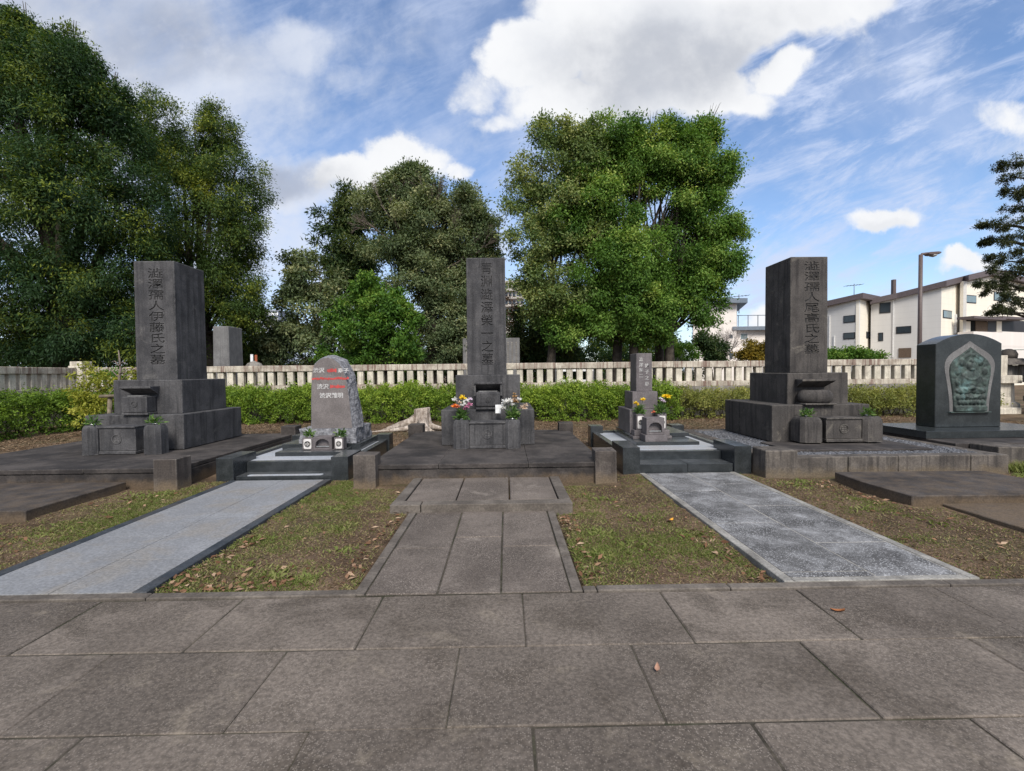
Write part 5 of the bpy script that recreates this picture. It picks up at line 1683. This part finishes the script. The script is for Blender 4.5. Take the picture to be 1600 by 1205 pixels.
class Walls:
    """a building with facades between picture directions at given distances; each top has its own height"""
    def __init__(self, name, label, pts, depth, origin):
        self.t = thing(name, label, 'house', origin)
        self.o = Vector(origin)
        self.pts = [Vector(at(*p)) for p in pts]
        self.depth = depth

    def wall(self, i, mat, name='wall'):
        a, b = self.pts[i] - self.o, self.pts[i + 1] - self.o
        mb = MB()
        d = Vector((b.x - a.x, b.y - a.y, 0)).normalized()
        nrm_ = Vector((-d.y, d.x, 0)) * .2
        base = -self.o.z - .1
        v = [(a.x, a.y, base), (b.x, b.y, base), (b.x, b.y, b.z), (a.x, a.y, a.z)]
        v += [(p[0] + nrm_.x, p[1] + nrm_.y, p[2]) for p in v]
        mb.add(v, [(0, 1, 2, 3), (7, 6, 5, 4), (0, 4, 5, 1), (1, 5, 6, 2), (2, 6, 7, 3), (3, 7, 4, 0)])
        return mb.build(name, mat, self.t)

    def rect(self, i, name, mat, x0, x1, y0, y1, proud=.03, frame=None, wall=None):
        P, Q = self.pts[i], self.pts[i + 1]
        d = Vector((Q.x - P.x, Q.y - P.y, 0)).normalized()
        out = Vector((d.y, -d.x, 0))
        (a, _), (b, _) = onwall(P, Q, x0, y0), onwall(P, Q, x1, y1)
        (a2, _), (b2, _) = onwall(P, Q, x0, y1), onwall(P, Q, x1, y0)
        zt, zb = (a[2] + b2[2]) / 2, (b[2] + a2[2]) / 2
        A, B = Vector((a[0], a[1], 0)) - Vector((self.o.x, self.o.y, 0)), Vector((b[0], b[1], 0)) - Vector((self.o.x, self.o.y, 0))

        def quadbox(A, B, zb, zt, p, mat, nm, par):
            mb = MB()
            v = []
            for q in (-.05, p):
                for pt, z in ((A, zb), (B, zb), (B, zt), (A, zt)): v.append((pt.x + out.x * q, pt.y + out.y * q, z - self.o.z))
            mb.add(v, [(4, 5, 6, 7), (0, 4, 7, 3), (1, 2, 6, 5), (3, 7, 6, 2), (0, 1, 5, 4)])
            return mb.build(nm, mat, par)
        par = wall or self.t
        if frame:
            f = quadbox(A - d * .06, B + d * .06, zb - .06, zt + .06, proud, frame, name, par)
            return quadbox(A, B, zb, zt, proud + .015, mat, 'pane', f)
        return quadbox(A, B, zb, zt, proud, mat, name, par)

    def back(self, mat, roofmat, over=.4, th=.42):
        """closing walls and a roof following the facade tops"""
        P = [p - self.o for p in self.pts]
        mb = MB()
        bk = [Vector(((p.x + self.o.x) * (1 + self.depth / (p.y + self.o.y)) - self.o.x, p.y + self.depth, p.z)) for p in P]
        base = -self.o.z - .1
        for a, b in ((P[0], bk[0]), (bk[-1], P[-1])):
            mb.add([(a.x, a.y, base), (b.x, b.y, base), (b.x, b.y, b.z), (a.x, a.y, a.z)], [(0, 1, 2, 3)])
        mb.build('side_wall', mat, self.t)
        mb = MB()
        n = len(P)
        cx_ = sum(p.x for p in P) / n
        up = []
        for k, p in enumerate(P):
            q = Vector((p.x, p.y - over, p.z))
            if k == 0: q.x -= over
            if k == n - 1: q.x += over
            up.append(q)
        bk2 = [Vector((p.x, p.y + over, p.z)) for q, p in zip(up, bk)]
        v = [tuple(p) for p in up] + [tuple(p) for p in bk2] + [(p.x, p.y, p.z + th) for p in up] + [(p.x, p.y, p.z + th) for p in bk2]
        f = []
        for k in range(n - 1):
            f += [(k, k + 1, n + k + 1, n + k), (2 * n + k, 3 * n + k, 3 * n + k + 1, 2 * n + k + 1), (k, 2 * n + k, 2 * n + k + 1, k + 1), (n + k, n + k + 1, 3 * n + k + 1, 3 * n + k)]
        f += [(0, n, 3 * n, 2 * n), (n - 1, 3 * n - 1, 4 * n - 1, 2 * n - 1)]
        mb.add(v, f)
        return mb.build('roof', roofmat, self.t)


W = Walls('cream_house', 'smaller cream house with slit windows just right of the tall right stele', [(1262, 486, 40.5), (1347, 466, 37), (1367, 471, 39.5)], 9, (25.5, 37, 0))
w0 = W.wall(0, M['house_shaded']); w1 = W.wall(1, M['house'])
for (a, b, c, d) in ((1324, 1340, 493, 502), (1324, 1340, 520, 528)): W.rect(0, 'window', M['glass'], a, b, c, d, frame=M['frame'], wall=w0)
W.rect(1, 'window', M['glass'], 1359, 1366, 519, 527, frame=M['frame'], wall=w1)
W.rect(0, 'drain_pipe', M['drain'], 1300, 1301.4, 492, 556, .06, wall=w0)
W.rect(0, 'drain_pipe', M['drain'], 1307.5, 1309, 524, 556, .06, wall=w0)
W.back(M['house_shaded'], M['roof'])
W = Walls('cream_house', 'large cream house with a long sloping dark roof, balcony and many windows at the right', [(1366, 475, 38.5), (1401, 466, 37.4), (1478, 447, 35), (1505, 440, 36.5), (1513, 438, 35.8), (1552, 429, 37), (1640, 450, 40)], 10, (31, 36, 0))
mats = ['house_shaded', 'house_shaded', 'house', 'house_shaded', 'house', 'house']
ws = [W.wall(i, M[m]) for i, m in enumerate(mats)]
W.rect(0, 'window', M['glass'], 1381, 1396, 473, 487, frame=M['frame'], wall=ws[0])
W.rect(0, 'window', M['glass'], 1379.5, 1384.5, 520, 531, frame=M['frame'], wall=ws[0])
W.rect(1, 'window', M['glass'], 1408, 1429, 510, 519, frame=M['frame'], wall=ws[1])
W.rect(2, 'window', M['glass_l'], 1481, 1494, 485, 495, frame=M['frame'], wall=ws[2])
W.rect(4, 'window', M['glass_l'], 1517.5, 1532.5, 461, 471, frame=M['frame'], wall=ws[4])
W.rect(5, 'window', M['glass_l'], 1562, 1588, 457, 468, frame=M['frame'], wall=ws[5])
W.rect(1, 'drain_pipe', M['drain'], 1401, 1403, 468, 558, .06, wall=ws[1])
W.rect(2, 'vent_pipe', M['drain'], 1499, 1501, 490, 520, .1, wall=ws[2])
W.rect(1, 'brown_panel', M['cloth'], 1411, 1431, 543, 558, .05, wall=ws[1])
# balcony: flat dark plates painting the shade of the open gap, hanging cloth, white parapet
W.rect(4, 'balcony_gap_shade', M['black'], 1513.5, 1551, 499, 520, .02, wall=ws[4])
W.rect(5, 'balcony_gap_shade', M['frame'], 1552.5, 1620, 499, 520, .02, wall=ws[5])
W.rect(4, 'balcony_panel', M['house'], 1514, 1524, 501, 519, .05, wall=ws[4])
W.rect(4, 'hanging_cloth', M['cloth'], 1532, 1551, 501, 517, .06, wall=ws[4])
W.rect(5, 'balcony_panel', M['house'], 1566, 1574, 501, 519, .05, wall=ws[5])
for i, (a, b) in ((4, (1506, 1552)), (5, (1552, 1590))):
    W.rect(i, 'parapet', M['house_white'], a, b, 519, 560, .9, wall=ws[i])
    W.rect(i, 'canopy', M['roof'], a - 2, b + 3, 496, 499.5, 1.0, wall=ws[i])
rf = W.back(M['house_shaded'], M['roof'])
mb = MB(); p = at(1402, 461, 38) ; mb.box(p[0] - 31 - .12, p[0] - 31 + .12, 1.9, 2.15, 7.0, 8.65, .01); mb.build('chimney', M['lamp_brown'], rf)
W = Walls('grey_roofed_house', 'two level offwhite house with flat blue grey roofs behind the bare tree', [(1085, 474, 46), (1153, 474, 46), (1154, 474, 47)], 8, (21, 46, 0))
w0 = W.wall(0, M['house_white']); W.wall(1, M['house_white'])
W.rect(0, 'window', M['glass'], 1142, 1147, 522, 528, wall=w0); W.rect(0, 'window', M['glass'], 1142, 1147, 549, 560, wall=w0)
W.back(M['house_white'], M['roof_blue'], .7, .45)
V = Walls('grey_roofed_house', 'lower offwhite wing with one window and a roof railing, left of the right tall stele', [(1152, 516, 46.5), (1290, 514, 46.5), (1291, 514, 47)], 8, (24.5, 46.5, 0))
w0 = V.wall(0, M['house_white']); V.wall(1, M['house_white'])
V.rect(0, 'window', M['glass_l'], 1160, 1170, 521, 529, frame=M['white'], wall=w0)
rf = V.back(M['house_white'], M['roof_blue'], .6, .35)
mb = MB()
for x in np.linspace(-2.0, 6, 9): mb.box(x - .03, x + .03, 1.0, 1.06, 5.9, 7.0, 0)
mb.box(-2, 6, 1.0, 1.05, 6.95, 7.02, 0)
mb.build('roof_railing', M['roof_blue'], rf)


def antenna(label, px, py, Y, s):
    p = at(px, py, Y)
    t = thing('roof_antenna', label, 'antenna', (p[0], p[1], p[2]))
    mb = MB(); mb.tube([(0, 0, 0), (0, 0, 1.7 * s)], .04 * s, 6); mb.build('mast', M['roof_blue'], t)
    mb = MB(); mb.tube([(-1.0 * s, 0, 1.45 * s), (.9 * s, 0, 1.62 * s)], .025 * s, 5)
    for k in range(6): mb.tube([(-.9 * s + k * .34 * s, -.4 * s, 1.46 * s + k * .03 * s), (-.9 * s + k * .34 * s, .4 * s, 1.46 * s + k * .03 * s)], .018 * s, 4)
    mb.build('aerial', M['roof_blue'], t)


antenna('thin television antenna on the flat blue grey roof', 1157, 489, 46.8, 1.1)
antenna('small television antenna on the smaller cream house', 1339, 466.5, 39, .75)


def block(name, label, px0, px1, pyt, Y, depth, mat, rows_, cols, win, z0=0):
    a, b = at(px0, pyt, Y), at(px1, pyt, Y)
    t = thing(name, label, 'apartment block', ((a[0] + b[0]) / 2, Y, 0))
    w = (b[0] - a[0]) / 2
    h = a[2]
    mb = MB(); mb.box(-w, w, 0, depth, 0, h, .05); wl = mb.build('wall', mat, t)
    mb = MB(); mb.box(-w - .4, w + .4, -.4, depth + .4, h, h + .9, .05); mb.build('roof_edge', mat, t)
    fh, cw = h / rows_, 2 * w / cols
    for r in range(int(rows_ * z0), rows_):
        mb = MB(); mb.box(-w, w, -.9, .02, r * fh + .05, r * fh + fh * .30, .02); mb.build('balcony', mat, wl)
        for c in range(cols):
            mb = MB(); mb.box(-w + c * cw + cw * .12, -w + (c + 1) * cw - cw * .12, -.03, .05, r * fh + fh * .34, r * fh + fh * .86, 0); mb.build('window', win, wl)
    return t


block('apartment_block', 'long beige apartment block far behind, showing right of the middle stele', 735, 820, 444, 150, 14, M['apart'], 12, 14, M['glass'], .6)
block('tower_block', 'tower block far away, tinted pale blue grey for haze, between the left oaks and the thin tree', 392, 440, 488, 220, 16, M['tower'], 12, 8, M['white'], .5)

# green wire fence and a green grass patch by the right edge
t = thing('wire_fence', 'thin green wire fence before the balcony at the right edge', 'fence', (27.5, 27, 0))
mb = MB()
for k in range(5): mb.tube([(k * 1.6, 0, 0), (k * 1.6, 0, 2.5)], .035, 6)
mb.tube([(0, 0, 2.48), (6.4, 0, 2.48)], .02, 5); mb.tube([(0, 0, 1.5), (6.4, 0, 1.5)], .015, 5)
mb.build('posts_and_wire', M['greenmesh'], t)


# ------------------------------------------------------------------ grass, litter and fallen leaves
def in_bed(x, y):
    """open earth near the camera"""
    k = (y > 3.22) & (y < 6.75)
    k &= ~((x > -3.88) & (x < -2.43)) & ~((x > 1.89) & (x < 3.30)) & ~((x > -1.06) & (x < .53) & (y < 5.1)) & ~((x > -1.27) & (x < .73) & (y > 4.95))
    k &= ~((x < -4.93) & (y > 4.85)) & ~((x < -5.3)) & ~((x > 4.30) & (y > 4.9)) & ~((x > 4.6) & (y > 3.3))
    k &= ~((x > -2.02) & (x < 1.5) & (y > 6.1)) & ~((x < -4.25) & (y > 6.15)) & ~((x > 3.5) & (y > 6.3)) & ~((x < -2.1) & (y > 6.6)) & ~((x > 1.6) & (y > 6.65))
    return k


def gz(x, y):
    return -.012 + .030 * mnoise.noise((x * 1.3, y * 1.3, 0)) + .014 * mnoise.noise((x * 4.6, y * 4.6, 5))


def grass():
    rs = np.random.RandomState(41)
    n = 560000
    x = rs.uniform(-5.3, 5.6, n); y = rs.uniform(3.2, 6.75, n)
    k = in_bed(x, y)
    x, y = x[k], y[k]
    d = np.array([mnoise.noise((a * 1.15, b * 1.15, 9)) + .6 * mnoise.noise((a * 3.6, b * 3.6, 2)) + .35 * mnoise.noise((a * 9, b * 9, 7)) for a, b in zip(x, y)])
    side = np.where(x > 1.0, -.18, .10) + np.where(x > 3.3, -.38, 0)
    p = np.clip((d + side + .34) * .95, .06, .95)
    k = rs.random(len(x)) < p
    x, y, d = x[k], y[k], d[k]
    z = np.array([gz(a, b) for a, b in zip(x, y)])
    m = len(x)
    a = rs.uniform(0, 2 * PI, m)
    dr = nrm(np.stack([np.cos(a) * .9, np.sin(a) * .9, rs.uniform(.25, 1.1, m)], 1))
    dry = rs.random(m) < np.clip(.40 - d * .9, .08, .7)
    t = np.where(dry, rs.uniform(.72, 1, m), rs.uniform(.15, .6, m))
    v = leaf_arrays(rs, np.stack([x, y, z - .004], 1), dr, .034, .0055, .4)
    o = quads_obj('grass', v, t, L['grass'])
    tag(o, 'sparse short grass growing in the earth between the paths', 'grass', kind='stuff')
    # low broad weeds in clumps
    V, T = [], []
    for (cx_, cy_, r, n_) in [(-4.55, 5.9, .28, 260), (-4.3, 6.0, .2, 160), (-4.9, 4.3, .2, 140), (-4.3, 4.6, .25, 120), (-1.75, 3.5, .15, 90), (-2.05, 3.7, .12, 60), (-1.35, 3.95, .14, 90), (-1.6, 4.6, .12, 60), (1.05, 4.0, .2, 160), (.85, 4.3, .15, 110),
                              (1.3, 4.7, .2, 130), (1.1, 5.4, .2, 120), (.75, 3.75, .12, 80), (1.6, 4.2, .15, 70), (3.7, 5.9, .2, 120), (3.9, 6.15, .22, 140), (-1.85, 5.2, .2, 110), (-1.45, 3.4, .12, 80), (4.1, 4.4, .15, 60), (3.75, 4.9, .15, 50), (-2.25, 4.3, .12, 60),
                              (7.35, 6.55, .28, 420), (7.9, 6.6, .3, 420), (7.0, 6.3, .12, 90)]:
        n_ = n_ // 2 if cx_ < 6 else n_
        x = rs.normal(cx_, r * .5, n_); y = rs.normal(cy_, r * .4, n_)
        ok = in_bed(x, y) if cx_ < 6 else (y < 6.78)
        x, y = x[ok], y[ok]
        if not len(x): continue
        a = rs.uniform(0, 2 * PI, len(x))
        tall = 2.6 if cx_ > 7.2 else 1.0
        dr = nrm(np.stack([np.cos(a), np.sin(a), rs.uniform(.3, 1.0, len(x)) * tall], 1))
        V.append(leaf_arrays(rs, np.stack([x, y, np.array([gz(p, q) for p, q in zip(x, y)])], 1), dr, .055 * tall, .016, .8)); T.append(rs.uniform(.3, .75, len(x)))
    o = quads_obj('weeds', np.concatenate(V), np.concatenate(T), L['grass'])
    tag(o, 'low green weeds in small clumps on the earth beds', 'weeds', kind='stuff')


grass()


def litter():
    rs = np.random.RandomState(43)
    n = 90000
    x = rs.uniform(-5.3, 5.6, n); y = rs.uniform(3.2, 6.75, n)
    k = in_bed(x, y)
    x, y = x[k][:46000], y[k][:46000]
    z = np.array([gz(a, b) for a, b in zip(x, y)]) + .004
    m = len(x)
    a = rs.uniform(0, 2 * PI, m)
    dr = nrm(np.stack([np.cos(a), np.sin(a), rs.normal(.05, .18, m)], 1))
    v1 = leaf_arrays(rs, np.stack([x, y, z], 1), dr, .026, .0075, 2.0)
    t1 = np.clip(rs.normal(.45, .25, m), 0, 1)
    # strip of earth behind the graves
    n2 = 60000
    x2 = rs.uniform(-12, 14, n2); y2 = rs.uniform(9.6, 15, n2)
    z2 = np.array([gz(a, b) if abs(a) < 12 else -.012 for a, b in zip(x2, y2)]) + .006
    a = rs.uniform(0, 2 * PI, n2)
    dr = nrm(np.stack([np.cos(a), np.sin(a), rs.normal(.08, .25, n2)], 1))
    v2 = leaf_arrays(rs, np.stack([x2, y2, z2], 1), dr, .06, .02, 1.6)
    t2 = np.clip(rs.normal(.42, .25, n2), 0, 1)
    tag(quads_obj('leaf_litter', np.concatenate([v1, v2]), np.concatenate([t1, t2]), L['litter']), 'fine brown leaf litter and twigs strewn over the bare earth', 'litter', kind='stuff')
    # larger dry leaves, gathered along the edges
    pts = []
    for _ in range(240):
        px_, py_ = rs.uniform(-5.2, 5.4), rs.uniform(3.22, 6.6)
        pts.append((px_, py_))
    for _ in range(70): pts.append((rs.normal(.60, .045), rs.uniform(3.3, 5.0)))
    for _ in range(60): pts.append((rs.normal(-1.16, .06), rs.uniform(3.3, 5.0)))
    for _ in range(75): pts.append((rs.uniform(-2.42, -1.5) - .0, 3.25 + abs(rs.normal(0, .16))))
    for _ in range(60): pts.append((-2.40 + abs(rs.normal(0, .12)), rs.uniform(3.3, 4.4)))
    for _ in range(45): pts.append((rs.normal(1.75, .09), rs.uniform(3.25, 4.3)))
    for _ in range(50): pts.append((rs.normal(-4.5, .3), rs.uniform(4.0, 6.0)))
    for _ in range(60): pts.append((rs.normal(4.15, .12), rs.uniform(5.0, 6.2)))
    P = np.array(pts)
    P = P[in_bed(P[:, 0], P[:, 1])]
    m = len(P)
    a = rs.uniform(0, 2 * PI, m)
    z = np.array([gz(p, q) for p, q in P]) + .012
    dr = nrm(np.stack([np.cos(a), np.sin(a), rs.normal(.12, .25, m)], 1))
    tag(quads_obj('fallen_leaves', leaf_arrays(rs, np.column_stack([P, z]), dr, .058, .028, 1.4), np.clip(rs.normal(.45, .33, m), 0, 1), L['fallen']), 'dry brown fallen leaves gathered along the bed edges', 'leaves', kind='stuff')


litter()


def single_leaf(label, x, y, z, ang, ln, wd, mat):
    vs, fs = [], []
    n = 7
    for i in range(n):
        q = i / (n - 1)
        w = wd * math.sin(PI * min(.98, q * .92 + .06)) * .5
        for s, dz in ((-1, .006 + .008 * q), (0, 0), (1, .006 + .010 * q)):
            vs.append(((q - .5) * ln, s * w, dz + .010 * (q - .5) ** 2 * 4))
    for i in range(n - 1):
        for c in (0, 1): fs.append((i * 3 + c, i * 3 + c + 1, i * 3 + c + 4, i * 3 + c + 3))
    mb = MB(); mb.add(vs, fs, True)
    o = mb.build('fallen_leaf', mat, None, (x, y, z))
    o.rotation_euler = (0, 0, ang)
    return tag(o, label, 'leaf', 'single leaves lying on the paving')


LF = plain('rust_leaf', (.30, .12, .05), .8, .2)
LF2 = plain('pinkish_dry_leaf', (.34, .20, .145), .8, .2)
LF3 = plain('orange_yellow_leaf', (.62, .30, .04), .8, .2)
single_leaf('curled rust brown leaf lying on the paving before the frosted path', 2.0, 2.81, .004, -.35, .075, .022, LF)
single_leaf('small pinkish dry leaf lying in the middle of the paving', .73, 2.28, .006, 1.2, .055, .026, LF2)
single_leaf('tiny orange yellow leaf on the grass left of the frosted path', 1.6, 4.55, .02, .5, .05, .035, LF3)
